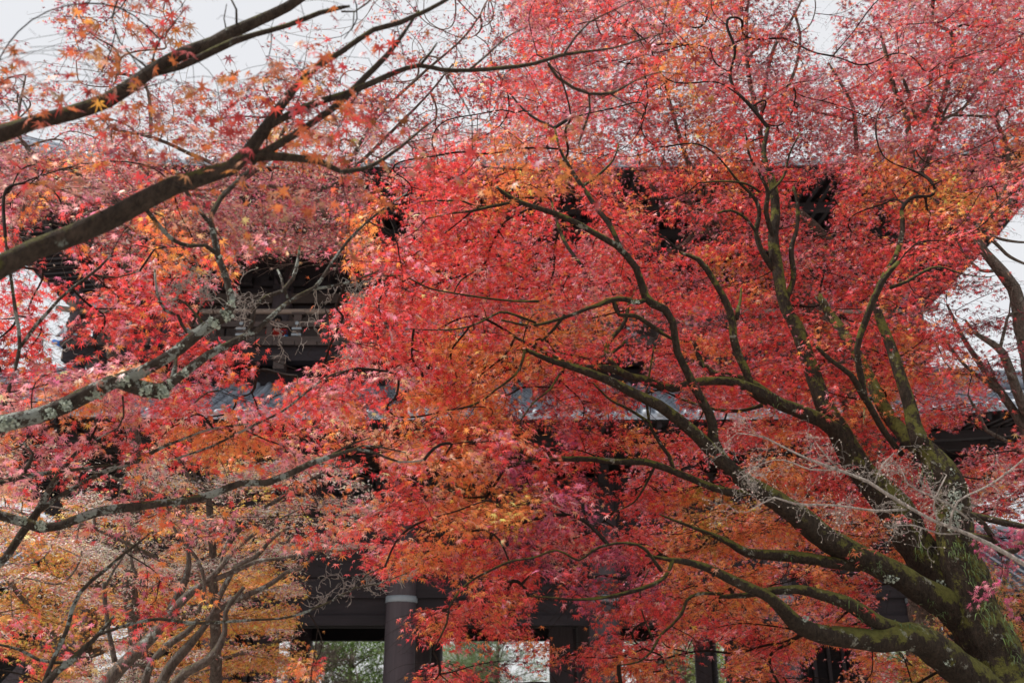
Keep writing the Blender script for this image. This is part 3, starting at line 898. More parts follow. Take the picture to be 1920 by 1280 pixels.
LOG = []
class Tree:
    def __init__(s, key, name, label, cat, base, mat, twig_mat, group=None, leaf_mat_=None, spray=0.26, bias=0.4, spread=0.9, leaf=0.041, tpl=TPL5, rk=.0013, droop=1.0, wk=1.0, trunk_name='trunk', cov=1.0, crown='crown', dmin=2.6):
        s.key = key; s.root = thing(name, base, label, cat, group); s.base = base
        s.mat, s.tmat, s.lm = mat, twig_mat, leaf_mat_ or M_LEAF
        s.spray, s.bias, s.spread, s.leaf, s.tpl, s.rk, s.droop = spray, bias, spread, leaf, tpl, rk, droop
        s.wk = wk; s.limbs = []; s.nodes = []; s.sprays = []; s.trunk_name = trunk_name; s.cov = cov; s.crown = crown; s.dmin = dmin
    def snap(s, x, y, d=None):
        n = np.array(s.nodes); q = n[:, :3] - CAM; dd = q @ FWD
        X = 960 + F*(q[:, 0])/dd; Y = 640 - F*(q @ UP)/dd
        i = np.argmin((X-x)**2 + (Y-y)**2 + (0 if d is None else 400*(dd-d)**2)); return dd[i], n[i]
    def limb(s, txt, d0=None, dd=0.0, ground=None, thick=True):
        """txt: 'x,y,w x,y,w ...' read off the photograph; depth runs from d0 by dd"""
        pts = [tuple(float(a) for a in q.split(',')) for q in txt.split()]
        if d0 is None: d0, _ = s.snap(pts[0][0], pts[0][1])
        L = [0.0]
        for a, b in zip(pts[:-1], pts[1:]): L.append(L[-1] + math.hypot(b[0]-a[0], b[1]-a[1]))
        out_ = []
        for (x, y, w_), l in zip(pts, L):
            d = d0 + dd*l/max(L[-1], 1)
            out_.append((*P(x, y, d), w_*s.wk*d/F/2))
        if ground is not None:
            gx, gy, gr = ground
            a = out_[0]
            mid = ((a[0]*.5+gx*.5), (a[1]*.5+gy*.5), a[2]*.45, (a[3]+gr)/2)
            out_ = [(gx, gy, -.1, gr*1.25), (gx, gy, .25, gr)] + ([mid] if a[2] > 1.0 else []) + out_
        s.add(out_)
    def add(s, pts):
        step = 0.05 if pts[0][3] < .03 else 0.07
        o = smooth_path(pts, step)
        n = len(o)
        # knotty wander of the limb, fading at both ends
        k = np.cumsum(rng.normal(0, 1, (n, 3)), 0); k -= np.linspace(0, 1, n)[:, None]*k[-1]
        o[:, :3] += k * o[:, 3:4] * 0.05
        s.limbs.append(o); s.nodes.extend(o.tolist())
    def grow(s):
        if s.limbs:
            mb = MB()
            for o in s.limbs:
                sides = 16 if o[0, 3] > .06 else (10 if o[0, 3] > .02 else 6)
                mb.tube(o[:, :3], o[:, 3], sides, (0.20 if s.key in 'NL' else 0.14) if o[0, 3] > .05 else 0.16)
            mb.build(s.trunk_name, s.mat, s.root, True)
        if not s.sprays: return
        S = np.array([q[0] for q in s.sprays]); NS = len(S)
        base = np.array(s.nodes)
        stepn = base[::2] if len(base) > 2500 else base
        # first distance to the limbs gives the order in which twigs grow
        d1 = np.array([np.min(((stepn[:, :3]-q)**2).sum(1)) for q in S])
        order = np.argsort(d1)
        cap = len(stepn) + NS*9
        NP = np.zeros((cap, 3)); NP[:len(stepn)] = stepn[:, :3]; par = -np.ones(cap, int); cnt = np.zeros(cap)
        n0 = len(stepn); n = n0
        links = []; sdir = np.zeros((NS, 3))
        for i in order:
            q = S[i]
            D = ((NP[:n]-q)**2).sum(1)
            j = int(np.argmin(D)); dist = math.sqrt(D[j])
            a = NP[j]; dv = q - a
            k = int(min(8, max(1, math.ceil(dist/.11))))
            prev = j; ids = [j]
            side = np.cross(dv, [0, 0, 1.]); side /= np.linalg.norm(side)+1e-9
            bend = rng.normal(0, .09)*dist; arch = abs(rng.normal(.07, .05))*dist
            for m_ in range(1, k+1):
                t = m_/k; p_ = a + dv*t + side*bend*math.sin(math.pi*t) + np.array([0, 0, arch*math.sin(math.pi*t)])
                if m_ < k: p_ = p_ + rng.normal(0, .005, 3)
                NP[n] = p_; par[n] = prev; prev = n; ids.append(n); n += 1
            cnt[prev] += 1; links.append(ids)
            h = dv.copy(); h[2] *= .3
            if np.linalg.norm(h) < .05: h = rng.normal(size=3)*[1, 1, .1]
            h = h/np.linalg.norm(h) + rng.normal(0, .45, 3)*[1, 1, .15]
            sdir[i] = h/np.linalg.norm(h)
        for i in range(n-1, n0-1, -1):
            if par[i] >= 0: cnt[par[i]] += cnt[i]
        main = -np.ones(n, int); best = np.zeros(n)
        for i in range(n0, n):
            q_ = par[i]
            if cnt[i] > best[q_]: best[q_] = cnt[i]; main[q_] = i
        mv = np.arange(n0, n); mv = mv[main[mv] >= 0]
        for _ in range(5):
            NP[mv] = .4*NP[mv] + .3*NP[par[mv]] + .3*NP[main[mv]]
        rad = s.rk * np.maximum(cnt, 1)**.44
        paths = [(NP[ids], np.minimum(np.r_[rad[ids[1]], rad[ids[1:]]], .032)) for ids in links]
        # sprays: an arching shoot with side leaves in a flat, drooping fan
        lp, lf, ln, ls, lc, stems = [], [], [], [], [], []
        for i in range(NS):
            B, K = s.sprays[i]
            h = sdir[i]; L = s.spray*rng.uniform(.7, 1.25)
            lat = np.cross(h, [0, 0, 1.]); lat /= np.linalg.norm(lat)+1e-9
            up_ = np.cross(lat, h)
            tt = np.linspace(0, 1, 4)
            sh = B + np.outer(tt*L, h) - np.outer(tt**2*L*.38*s.droop, [0, 0, 1.])
            paths.append((sh, np.linspace(s.rk, s.rk*.6, 4)))
            a = rng.uniform(.0, 1.05, K)
            b = rng.uniform(-1, 1, K)*(.50 - .28*a)*L*1.15
            z = -a**2*L*.38*s.droop - np.abs(b)*.22*s.droop + rng.normal(0, .012, K)
            ax = B + np.outer(a*L, h) + np.outer(-a**2*L*.38*s.droop, [0, 0, 1.])
            pos = B + np.outer(a*L, h) + np.outer(b, lat) + np.outer(z, [0, 0, 1.])
            yaw = b/(L*.5)*1.1 + rng.normal(0, .55, K)
            pit = rng.normal(.62, .42, K)*s.droop
            hd = np.cos(yaw)[:, None]*h + np.sin(yaw)[:, None]*lat
            f_ = np.cos(pit)[:, None]*hd - np.outer(np.sin(pit), [0, 0, 1.])
            roll = rng.normal(0, .55, K)
            nn = np.outer(np.cos(roll), up_) + np.outer(np.sin(roll), lat) + .5*np.outer(np.sin(pit), [0,0,1.])*0 + np.sin(pit)[:, None]*hd
            lp.append(pos); lf.append(f_); ln.append(nn); ls.append(s.leaf*rng.uniform(.62, 1.18, K))
            m_ = rng.uniform(size=K) < .5
            for aa, bb in zip(ax[m_], pos[m_]): stems.append((aa, bb))
        lp, lf, ln, ls = map(np.concatenate, (lp, lf, ln, ls))
        x, y, d = proj(lp)
        ch = look(x + rng.normal(0, 7, len(x)), y + rng.normal(0, 7, len(x)))
        u = rng.uniform(size=len(lp))
        keep = np.where(np.isin(ch, ['.', '#']), u < .03, np.where(ch == ',', u < .75, True))
        inside = (x > -80) & (x < 2000) & (y > -80) & (y < 1360)
        keep = keep | ~inside
        keep &= d > s.dmin
        lp, lf, ln, ls, x, y = lp[keep], lf[keep], ln[keep], ls[keep], x[keep], y[keep]
        ch = look(x + rng.normal(0, 10, len(x)), y + rng.normal(0, 10, len(x)))
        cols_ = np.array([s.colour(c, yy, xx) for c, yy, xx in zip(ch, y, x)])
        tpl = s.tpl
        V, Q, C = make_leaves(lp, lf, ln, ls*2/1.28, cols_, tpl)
        me = np_mesh(s.crown, V, Q, C)
        link(s.crown, me, s.lm, s.root)
        Vt, Qt = tubes_fast(paths, 4)
        # leaf stalks
        st = np.array(stems)
        if len(st):
            a, b = st[:, 0], st[:, 1]
            dv = b-a; ll = np.linalg.norm(dv, axis=1, keepdims=True)
            a = np.where(ll > .05, b - dv/ll*.05, a)
            o_ = np.cross(dv, [0.3, 1, 0.2]); o_ /= np.linalg.norm(o_, axis=1, keepdims=True)+1e-9; o_ *= .0007
            o2 = np.cross(dv, o_); o2 /= np.linalg.norm(o2, axis=1, keepdims=True)+1e-9; o2 *= .0007
            V2 = np.stack([a-o_, a+o_, b+o_, b-o_, a-o2, a+o2, b+o2, b-o2], 1).reshape(-1, 3)
            Q2 = (np.arange(len(st))*8)[:, None, None] + np.array([[0,1,2,3],[4,5,6,7]])[None]
            Qt = np.concatenate([Qt, Q2.reshape(-1, 4)+len(Vt)]); Vt = np.concatenate([Vt, V2])
        link('twigs', np_mesh('twigs', Vt, Qt, None, True), s.tmat, s.root)
        LOG.append((s.key, NS, len(lp)))
    def colour(s, c, y=0, x=0):
        if c in '.#': c = s.dflt
        k = random.choice(MIXES[c]) if c in MIXES else c
        if s.key == 'T': k = random.choice('tttttttsd' if c in 't.#,' else 'ttps')
        if s.key == 'BL': k = random.choice('pppttsm') if random.random() < .55 else k
        if s.key == 'M' and k == 'p' and random.random() < .45: k = 'r'
        if s.key == 'N' and c in 'p,': k = random.choice('ooorros')
        if s.key == 'B' and k in 'ro' and random.random() < .5: k = 'p'  # sky gloss on red leaves, put into their colour as pink
        if s.key == 'BL' and y < 235 and x < 960: k = random.choice('dddmro')  # leaves against the sky: silhouette shade put into darker colours
        if s.key == 'Y': k = random.choice('yyyyso')
        if s.key == 'J': k = random.choice('yYoss') if c not in 'g' else 'Y'
        if s.key == 'H': k = random.choice('ddrd')
        if k == 't' and s.key not in ('T', 'BL'): k = random.choice('psro')
        if s.key == 'G': k = random.choice('mmmp')
        c0 = np.array(PAL[k]); f = math.exp(random.gauss(0, .24))
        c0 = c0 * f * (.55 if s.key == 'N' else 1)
        c0[1] *= math.exp(random.gauss(0, .20))
        if random.random() < .04: c0 = c0*.45
        return np.clip(c0, .008, .85)
    dflt = 'r'

DENS = 2.2
def seed_all(trees):
    for gy in range(-2, 34):
        for gx in range(-2, 50):
            x = gx*40+20; y = gy*40+20
            cx_, cy_ = min(47, max(0, gx)), min(31, max(0, gy))
            ch = GRID[cy_][cx_]
            for key, dens in crowns(ch, min(1910, max(10, x)), min(1270, max(10, y))):
                t = trees[key]
                dref, _ = t.snap(x, y)
                lo, hi = t.drange
                sp = t.leaf*F/((lo+hi)/2)
                if 680 <= y < 790 and 360 < x < 1740: dens *= 1.5
                n = DENS*dens*t.cov*1600/(.30*sp*sp)
                K = t.K
                ns = rng.poisson(n/K)
                for _ in range(ns):
                    px, py = x + rng.uniform(-22, 22), y + rng.uniform(-22, 22)
                    # the shoot arches outward, so start it a little above
                    d = np.clip(dref + t.bias + rng.uniform(-1, 1)*t.spread, lo, hi)
                    p_ = P(px, py, d)
                    if p_[2] < .5: continue
                    # maples carry their shoots in flat tiers: draw each shoot towards the nearest one
                    tier = .45; ph = .16*math.sin(p_[0]*1.9 + 1.1*p_[1]) + .13*math.sin(p_[1]*2.3 - .7*p_[0])
                    zc = (round((p_[2] - ph)/tier))*tier + ph
                    p_ = p_ + np.array([0, 0, (zc - p_[2])*.8])
                    t.sprays.append((p_, max(3, int(rng.normal(K, K*.25)))))
# ------------------------------------------------------------------ the trees
TR = {}
# M: the large mossy maple at the right
M = Tree('M', 'maple_tree', 'large leaning maple with mossy fern-hung trunk and deep red to orange leaves', 'tree', (4.15, 8.3, 0), M_MAIN, M_TWIG, 'maple trees before the gate', bias=1.1, spread=1.1, rk=.0014, wk=.86)
M.drange, M.K = (6.2, 10.2), 15
TR['M'] = M
M.limb('1905,1330,150 1876,1240,132 1842,1150,120 1818,1085,104 1802,1030,88 1796,970,80 1780,910,70 1752,862,54 1737,838,38 1724,820,20 1716,806,6', 7.6, .6, ground=(4.15, 8.3, .34))
M.limb('1727,835,40 1712,800,32 1706,770,28 1697,738,26 1684,697,24 1674,665,22 1660,630,20 1648,597,18 1640,560,14 1655,520,12 1680,480,11 1692,432,10 1690,395,8', None, .9)
M.limb('1752,862,44 1715,835,36 1687,805,32 1664,775,29 1647,745,26 1630,710,26 1612,677,24 1595,650,24 1578,620,22 1557,592,21 1535,555,17', None, 1.5)
M.limb('1690,850,16 1680,838,14 1665,818,14 1647,790,14 1630,760,14 1615,735,14 1595,702,12 1575,687,11 1552,670,10 1532,650,8', None, -.5)
M.limb('1620,740,14 1616,715,14 1610,685,14 1607,652,14 1612,630,14 1627,590,15 1641,556,14 1654,530,13 1670,507,12 1686,490,9', None, -.2)
M.limb('1668,540,9 1702,527,7 1730,510,6 1760,500,4 1810,515,3 1860,520,2', None, -.2)
M.limb('1825,1120,86 1790,1105,84 1745,1045,80 1715,1000,76 1690,960,74 1655,915,66 1620,880,58 1592,838,52 1570,797,47 1552,765,44 1533,722,36 1524,690,34 1513,660,32 1500,625,31 1483,592,27 1470,556,25 1460,510,25 1452,450,24 1455,400,21 1450,345,17 1432,290,11 1440,240,7', 8.0, 1.3)
M.limb('1590,830,40 1560,805,34 1540,790,30 1502,772,29 1465,760,28 1440,745,26 1410,730,24 1380,718,20 1340,714,19 1295,720,18 1262,730,18 1235,723,18 1210,712,17 1180,706,16 1155,693,16 1120,689,14 1080,686,13 1042,671,11 1010,653,9 980,640,7 950,620,4', None, -.9)
M.limb('1452,750,22 1412,722,18 1372,706,16 1335,698,15 1315,680,13 1305,650,10 1290,620,6', None, .4)
M.limb('1165,697,12 1138,668,11 1140,645,10 1158,622,10 1172,602,9 1178,572,7 1190,545,4', None, .4)
M.limb('1172,640,8 1150,660,7 1110,672,6 1070,665,5 1040,660,3', None, -.2)
M.limb('1440,755,20 1412,737,18 1400,697,18 1386,665,18 1377,632,17 1376,607,17 1370,585,16 1357,557,15 1342,532,14 1325,505,13 1310,487,12 1294,480,9 1276,474,6', None, .3)
M.limb('1381,598,10 1383,582,9 1388,565,7 1390,540,4', None, .2)
M.limb('1840,1200,90 1800,1160,74 1760,1125,62 1715,1100,56 1652,1065,54 1590,1035,52 1540,1005,50 1502,972,48 1440,930,42 1400,905,38 1370,880,36 1335,845,30 1288,797,27 1235,758,25 1190,735,22 1140,710,18 1080,690,15 1030,675,12 985,655,8', 7.9, -.7)
M.limb('1385,890,24 1352,855,23 1337,825,22 1336,797,21 1330,775,20 1315,748,19 1300,722,19 1285,690,18 1270,660,18 1265,630,17 1261,604,17 1247,580,17 1222,568,17 1210,555,17 1202,532,16 1192,502,15 1172,477,14 1155,460,14 1120,440,13 1085,420,13 1042,400,12 997,387,11 960,372,9 930,350,6', None, -.3)
M.limb('1165,467,11 1142,420,11 1120,392,11 1102,365,10 1085,340,10 1070,315,9 1050,280,6 1040,240,4', None, .3)
M.limb('1215,560,11 1197,567,11 1160,560,11 1120,572,10 1080,587,9 1035,602,8 992,610,6 940,600,4', None, -.3)
M.limb('1150,565,9 1160,590,9 1190,592,10 1222,612,10 1245,627,8 1270,640,5', None, .2)
M.limb('1060,590,7 1035,620,6 1015,640,5', None, 0)
M.limb('985,655,7 975,690,6 955,712,6 927,732,5 905,750,5 867,765,4 830,769,2.5', None, -.2)
M.limb('1005,605,6 965,590,5 937,585,5 905,602,4.5 867,615,4 817,619,3 762,616,2', None, -.3)
M.limb('1010,565,6 975,565,5 930,561,4.5 867,552,4 805,540,3.5 755,517,3 705,519,2', None, -.3)
M.limb('965,374,8 955,380,7 917,388,7 885,396,6 850,400,4 800,410,2.5', None, -.2)
M.limb('900,392,5 870,378,4.5 830,376,4 790,378,2.5', None, -.2)
M.limb('1050,700,6 1030,730,5 1000,755,4 975,790,3', None, -.3)
M.limb('1610,1060,30 1560,1056,27 1500,1045,25 1440,1040,23 1400,1035,20 1370,1018,15 1330,1000,10 1290,985,7 1240,965,4', None, -.4)
M.limb('1420,915,18 1385,925,17 1340,915,16 1290,895,15 1255,880,14 1235,873,14 1210,865,14 1160,866,13 1110,861,12 1060,861,12 1010,861,10 977,867,7 945,880,4', None, -.2)
M.limb('1265,885,10 1255,855,9 1240,835,9 1228,815,8 1218,792,7 1212,745,6 1218,700,5 1226,650,4', None, .1)
M.limb('1217,792,7 1180,768,6 1145,750,5 1112,718,4', None, 0)
M.limb('1880,1345,100 1840,1290,84 1805,1258,76 1765,1228,72 1728,1204,66 1690,1196,56 1650,1204,47 1615,1201,43 1568,1196,43 1522,1184,41 1490,1165,37 1468,1143,32 1447,1122,26 1397,1098,22 1360,1080,19 1322,1062,16 1285,1052,13 1255,1048,9 1210,1040,5', 7.5, -.8, ground=None)
M.limb('1740,1205,46 1695,1185,42 1655,1170,36 1615,1145,33 1580,1125,29 1540,1113,24 1500,1103,20 1465,1105,18 1430,1108,15 1395,1115,12 1350,1118,8', None, -.3)
M.limb('1262,1050,10 1247,1080,9 1222,1095,10 1185,1107,10 1140,1118,8 1080,1123,6 1035,1120,5 992,1117,3', None, -.3)
M.limb('1350,1112,9 1310,1112,8 1287,1125,7 1278,1150,7 1258,1173,6 1237,1192,6 1222,1220,5 1197,1240,5 1160,1247,3', None, -.3)
M.limb('1240,1070,8 1210,1030,7 1180,1018,6 1140,1021,6 1110,1032,6 1085,1050,5 1045,1031,5 1000,1045,5 955,1052,6 917,1070,6 885,1087,6 860,1110,6 842,1140,5 838,1167,5 825,1195,4 812,1220,2.5', None, -.6)
M.limb('1225,1200,4 1205,1150,3.5 1200,1110,3 1215,1070,2.5', None, 0)
M.limb('1430,760,10 1385,770,8 1330,765,7 1270,745,5', None, .4)
M.limb('1230,870,7 1215,900,6 1190,940,4 1150,960,3', None, 0)

M.limb('1450,505,14 1428,470,12 1418,435,11 1424,400,9 1413,370,8 1385,342,6 1362,312,4', None, .1)
M.limb('1452,450,13 1437,400,11 1440,360,9 1424,325,7 1405,290,5 1398,250,3', None, -.2)
M.limb('1420,440,8 1398,410,7 1370,395,6 1345,400,4', None, -.1)
M.limb('1440,365,7 1470,330,6 1480,290,5 1500,250,3', None, .1)
M.limb('1475,560,13 1488,520,12 1484,470,11 1494,430,9 1496,390,8 1488,350,5', None, .2)
M.limb('1424,360,6 1400,345,5 1360,340,4 1310,343,3', None, 0)
M.limb('1090,350,7 1120,330,6 1150,300,4 1160,270,3', None, .1)
M.limb('1092,500,7 1060,455,8 1042,410,7 1035,380,5', None, .4)
# B: greyer maples standing behind it
B = Tree('B', 'maple_tree', 'tall grey lichened maple behind the mossy one, its crimson top rising against the sky', 'tree', (4.6, 13.2, 0), M_GREY, M_TWIG, 'maple trees before the gate', bias=.3, spread=1.0, leaf=.040)
B.drange, B.K = (10.8, 13.2), 16
TR['B'] = B
B.limb('1745,1150,60 1700,1000,52 1655,860,46 1600,740,40 1555,640,36 1500,560,32 1470,520,30', 12.4, -.6, ground=(4.9, 13.0, .25))
B.limb('1475,525,26 1430,505,24 1392,482,24 1375,452,22 1350,412,19 1332,380,16 1317,355,13 1290,300,9 1270,240,7 1250,170,5', None, -.3)
B.limb('1385,475,16 1335,437,15 1305,412,15 1272,392,13 1245,378,10 1215,340,7 1195,290,5', None, .2)
B.limb('1360,430,14 1335,412,13 1310,392,13 1285,368,11 1262,340,8', None, .4)
B.limb('1500,560,26 1530,500,22 1562,465,21 1548,448,20 1522,420,19 1490,393,18 1462,368,14 1440,330,10', None, -.4)
B.limb('1300,440,10 1262,470,9 1222,463,8 1198,460,8 1182,427,8 1165,407,7 1130,392,6 1095,375,6 1068,355,4', None, .3)
B.limb('1432,290,9 1420,220,8 1402,125,8 1400,50,6 1405,-20,4', 11.6, .2)
B.limb('1400,110,5 1425,85,4 1432,65,3', None, 0)
B.limb('1425,250,8 1432,180,7 1440,130,7 1455,82,6 1487,32,5 1508,-10,3', None, .2)
B.limb('1440,240,7 1485,147,6 1497,107,6 1500,62,5 1488,20,4', None, .2)
B.limb('1500,62,3 1520,45,2.5 1529,15,2.5 1526,-10,2', None, 0)
B.limb('1720,420,14 1712,330,12 1700,222,10 1686,190,10 1675,160,9 1664,115,8 1650,60,5', 11.2, .2)
B.limb('1600,740,24 1660,600,20 1710,500,18 1720,420,15', None, -.6)
B.limb('1710,235,9 1740,196,8 1745,150,7 1750,110,4', None, 0)
B.limb('1716,220,7 1702,170,6 1690,140,4', None, 0)
B.limb('1730,330,9 1760,245,7 1767,225,6 1802,207,6 1835,165,6 1865,135,5 1890,112,3', 11.2, .1)
B.limb('1767,220,6 1780,195,5 1800,172,4 1812,140,3', None, 0)
B.limb('1895,330,12 1890,287,10 1880,255,9 1867,222,8 1880,190,6 1897,165,4', 11.3, .1)
B.limb('1866,221,6 1820,217,5 1780,218,4 1765,231,3', None, 0)
B.limb('1720,330,10 1770,180,9 1787,90,8 1782,60,7 1757,47,6 1748,22,4', 11.2, .2)
B.limb('1610,330,8 1602,217,7 1590,180,6 1567,140,5 1555,120,3', 11.4, .1)
B.limb('1602,225,6 1555,215,5 1515,205,5 1472,182,3', None, 0)
B.limb('1700,430,13 1668,400,12 1650,367,12 1632,337,11 1617,312,8', None, .1)
B.limb('1860,440,12 1840,427,11 1800,400,10 1765,385,8 1742,375,6 1740,355,4', 10.9, .2)

# BL: pink, half-dried maple at the left in front of the gate
BL = Tree('BL', 'maple_tree', 'dusty pink half-withered maple in front of the upper storey at the left of the gate', 'tree', (-3.6, 12.8, 0), M_GREY, M_TWIGP, 'maple trees before the gate', bias=.2, spread=1.0, leaf=.037, rk=.0021)
BL.drange, BL.K = (9.8, 12.2), 16
TR['BL'] = BL
BL.limb('250,1120,26 255,980,24 262,860,22 240,760,20 215,660,18 232,560,17 285,480,15 360,410,13 440,350,12 500,300,9 540,230,6', 11.2, -.4, ground=(-3.6, 12.4, .16))
BL.limb('228,570,12 250,540,11 230,480,10 240,430,9 160,395,8 80,370,6 10,350,4', None, -.3)
BL.limb('440,350,10 540,350,9 620,350,8 680,300,7 740,240,6 800,180,4 850,120,3', None, .3)
BL.limb('460,335,9 430,320,8 360,290,7 290,260,6 200,240,4', None, -.3)
BL.limb('300,465,8 230,380,7 150,330,6 60,300,4', None, .2)
BL.limb('640,335,7 700,230,6 790,140,5 860,80,4 900,30,3', None, .3)

# N: near limbs reaching in from the left above the camera
N = Tree('N', 'maple_tree', 'near maple reaching thick brown limbs across the sky with sparse orange leaves', 'tree', (-3.2, 3.0, 0), M_NEAR, M_TWIG, 'maple trees before the gate', bias=.0, spread=.55, tpl=TPL7, leaf=.047, spray=.27, wk=.78)
N.drange, N.K = (3.0, 5.2), 8
TR['N'] = N
N.limb('-90,545,62 -40,518,56 0,497,53 60,467,50 130,440,48 200,408,46 260,378,44 320,348,42 380,330,38 430,312,36 460,285,33 485,250,28 510,215,23 550,165,18 590,125,16 640,95,13 700,55,12 750,42,12 800,20,10 850,-8,8 900,-40,5', 3.5, .9, ground=(-3.2, 3.0, .20))
N.limb('-90,285,44 -40,262,42 0,252,41 60,232,36 130,213,35 200,190,34 240,165,34 290,130,32 345,100,31 400,80,29 430,62,28 480,40,24 540,12,22 580,-15,20 640,-50,15', 3.6, .8)
N.add([(-3.2,3.0,.9,.17), (-3.1,3.1,2.2,.14), (-2.7,3.2,3.2,.10), tuple(P(-90,285,3.6))+(.043,)])
N.limb('280,142,15 340,125,17 400,96,19 440,78,17 480,65,13 540,48,12 600,25,12 640,15,10 656,12,6', None, .2)
N.limb('640,22,5 665,22,4 690,5,4 705,-15,3', None, 0)
N.limb('664,22,3.5 662,50,3 645,73,2', None, 0)
N.limb('444,58,6 443,18,5 430,-8,4', None, 0)
N.limb('425,60,4 420,35,3 425,8,2', None, 0)
N.limb('280,130,6 265,118,5 245,103,4.5 225,80,4 210,35,2.5', None, .1)
N.limb('282,128,5 290,98,4 300,75,3 325,45,2.5 352,12,2', None, .1)
N.limb('455,300,26 500,292,23 550,295,19 600,303,17 640,322,12 680,318,10 720,298,9 750,277,7 790,243,5 820,220,3', None, .3)
N.limb('495,245,15 540,215,17 600,190,17 650,175,17 700,155,15 740,138,13 785,124,12 830,132,12 880,132,11 940,128,11 1000,120,10 1050,105,9 1100,97,7 1150,90,5 1200,75,5 1262,58,2', None, .5)
N.limb('1028,120,9 1045,145,9 1075,165,8 1105,176,7 1150,174,7 1190,152,4 1240,135,3 1280,140,2', None, .1)
N.limb('1105,178,6 1106,208,6 1095,240,6 1085,270,4', None, .1)
N.limb('1145,176,4 1190,205,3 1230,240,2.5', None, .1)
N.limb('1055,106,6 1080,68,5 1105,42,4 1150,20,3 1205,-8,2', None, .1)
N.limb('880,131,6 912,105,5 950,70,4 990,50,2.5', None, .1)
N.limb('838,140,4 865,185,3.5 885,225,3 886,280,3 905,312,2', None, 0)
N.limb('785,126,8 808,98,6 820,80,4', None, 0)
N.limb('470,300,22 500,285,20 560,248,17 600,220,17 640,190,16 700,130,13 735,92,11 760,58,8 785,20,5', None, .4)
N.limb('500,300,5 500,260,4 510,235,3', None, 0)

# L: lichened maple at the left, scarlet leaves
L_ = Tree('L', 'maple_tree', 'lichen-crusted maple with low limbs rising from the left edge and scarlet to salmon leaves', 'tree', (-3.9, 4.6, 0), M_LICH, M_TWIG, 'maple trees before the gate', bias=.75, spread=.7, wk=.94, tpl=TPL7, leaf=.043, cov=1.0)
L_.drange, L_.K = (4.6, 7.4), 13
TR['L'] = L_
L_.limb('-90,840,46 -40,818,42 0,800,37 60,785,33 120,765,33 180,735,33 230,712,31 265,700,26 300,680,22 340,655,21 370,628,23 400,608,25 425,592,22 436,568,16 429,540,13 422,515,12 408,480,12 400,440,12 395,415,10 398,400,10 415,370,9 440,345,9 465,322,7 490,290,4', 5.0, .6, ground=(-3.9, 4.6, .17))
L_.limb('225,716,26 270,730,30 300,736,32 318,720,20 345,700,17 390,665,17 430,645,15 460,630,14 480,622,13 503,600,10 530,575,9 560,555,9 590,540,8 615,505,7 650,455,6 690,415,5 730,385,4 765,360,2.5', None, .9)
L_.limb('592,541,6 630,535,5 680,520,4 710,508,3', None, .1)
L_.limb('462,632,9 474,602,10 476,578,10 500,555,9 530,545,9 548,522,9 558,490,7 562,460,4', None, .2)
L_.limb('540,560,8 532,540,7 527,520,5 520,505,4', None, .1)
L_.limb('395,420,9 370,390,8 350,360,7 338,330,4', None, -.1)
L_.limb('405,475,9 385,460,8 355,461,8 325,450,8 300,425,9 277,396,9 262,382,6', None, -.5)
L_.limb('395,612,10 350,622,8 335,592,7 310,582,6 295,550,5 290,505,4', None, .1)
L_.limb('385,612,6 350,570,5 330,560,4', None, .1)
L_.limb('415,560,6 385,565,5 372,585,5 360,610,4', None, 0)
L_.limb('322,712,10 328,690,10 330,670,7', None, .1)
L_.limb('-80,940,24 -40,950,22 0,965,21 40,976,22 75,988,23 110,985,20 150,970,19 200,955,18 250,950,17 300,943,16 350,938,15 400,925,14 450,905,13 500,905,13 540,890,12 580,870,11 620,856,9 670,841,6 700,848,5 750,866,4 795,862,2.5', 5.4, .7)
L_.add([(-3.9,4.6,.3,.16), (-3.8,4.8,1.2,.13), (-3.3,5.0,1.9,.08), tuple(P(-80,940,5.4))+(.035,)])
L_.limb('612,858,6 640,842,5 665,830,4.5 695,820,3', None, .1)
L_.limb('660,843,5 680,835,4.5 715,838,4 760,848,2.5', None, .1)
L_.limb('-60,1120,20 -20,1075,18 10,1045,17 40,1000,16 70,960,14 95,915,13 115,882,11 140,852,8 165,830,5', 5.5, .4, ground=(-3.3, 5.6, .06))
L_.limb('60,968,12 90,945,11 140,912,10 200,880,10 250,865,9 300,840,7 350,820,5 400,803,4 470,794,2.5', None, .3)
L_.limb('-10,907,9 30,897,9 70,889,9 110,884,8 160,878,7 210,872,6 265,864,4', 5.5, .3)
L_.limb('40,895,9 55,870,8 62,850,6 45,830,5', None, .1)
L_.limb('8,760,9 15,735,8 28,690,8 37,652,8 35,615,7 30,588,7 24,550,6 20,520,6 14,480,5 10,445,4', 5.6, .2)
L_.limb('37,652,7 67,611,7 90,585,6.5 111,561,6.5 135,540,6 158,524,6 188,500,6 208,478,4', None, .1)
L_.limb('175,515,4 220,520,3 262,508,2.5', None, .1)
L_.limb('330,860,5 400,835,5 440,815,5 480,795,5 530,770,5 562,745,4.5 600,715,4 622,702,3.5 668,690,2', None, .1)
L_.limb('562,747,3 557,725,2.5 558,705,2', None, .1)
L_.limb('410,732,4 390,735,3.5 365,755,3', None, .1)
L_.limb('230,742,4 232,780,4 222,802,4 195,815,3.5 172,828,3', None, .1)
L_.limb('40,1420,26 87,1283,17 130,1242,15 175,1200,11 197,1175,8 214,1153,5', 5.2, .3, ground=(-2.4, 5.4, .04))
L_.limb('130,1240,8 100,1241,7 70,1235,7 37,1217,6 0,1208,5 -30,1200,3', None, .1)
L_.limb('182,1190,7 225,1175,7 262,1165,7 300,1160,7 350,1167,7 400,1167,6.5 475,1162,5.5 540,1157,5 592,1140,5 630,1122,4.5 667,1102,4 705,1095,3 767,1072,2', None, .5)
L_.limb('630,1122,4 665,1100,3 687,1077,3 722,1062,2', None, .1)
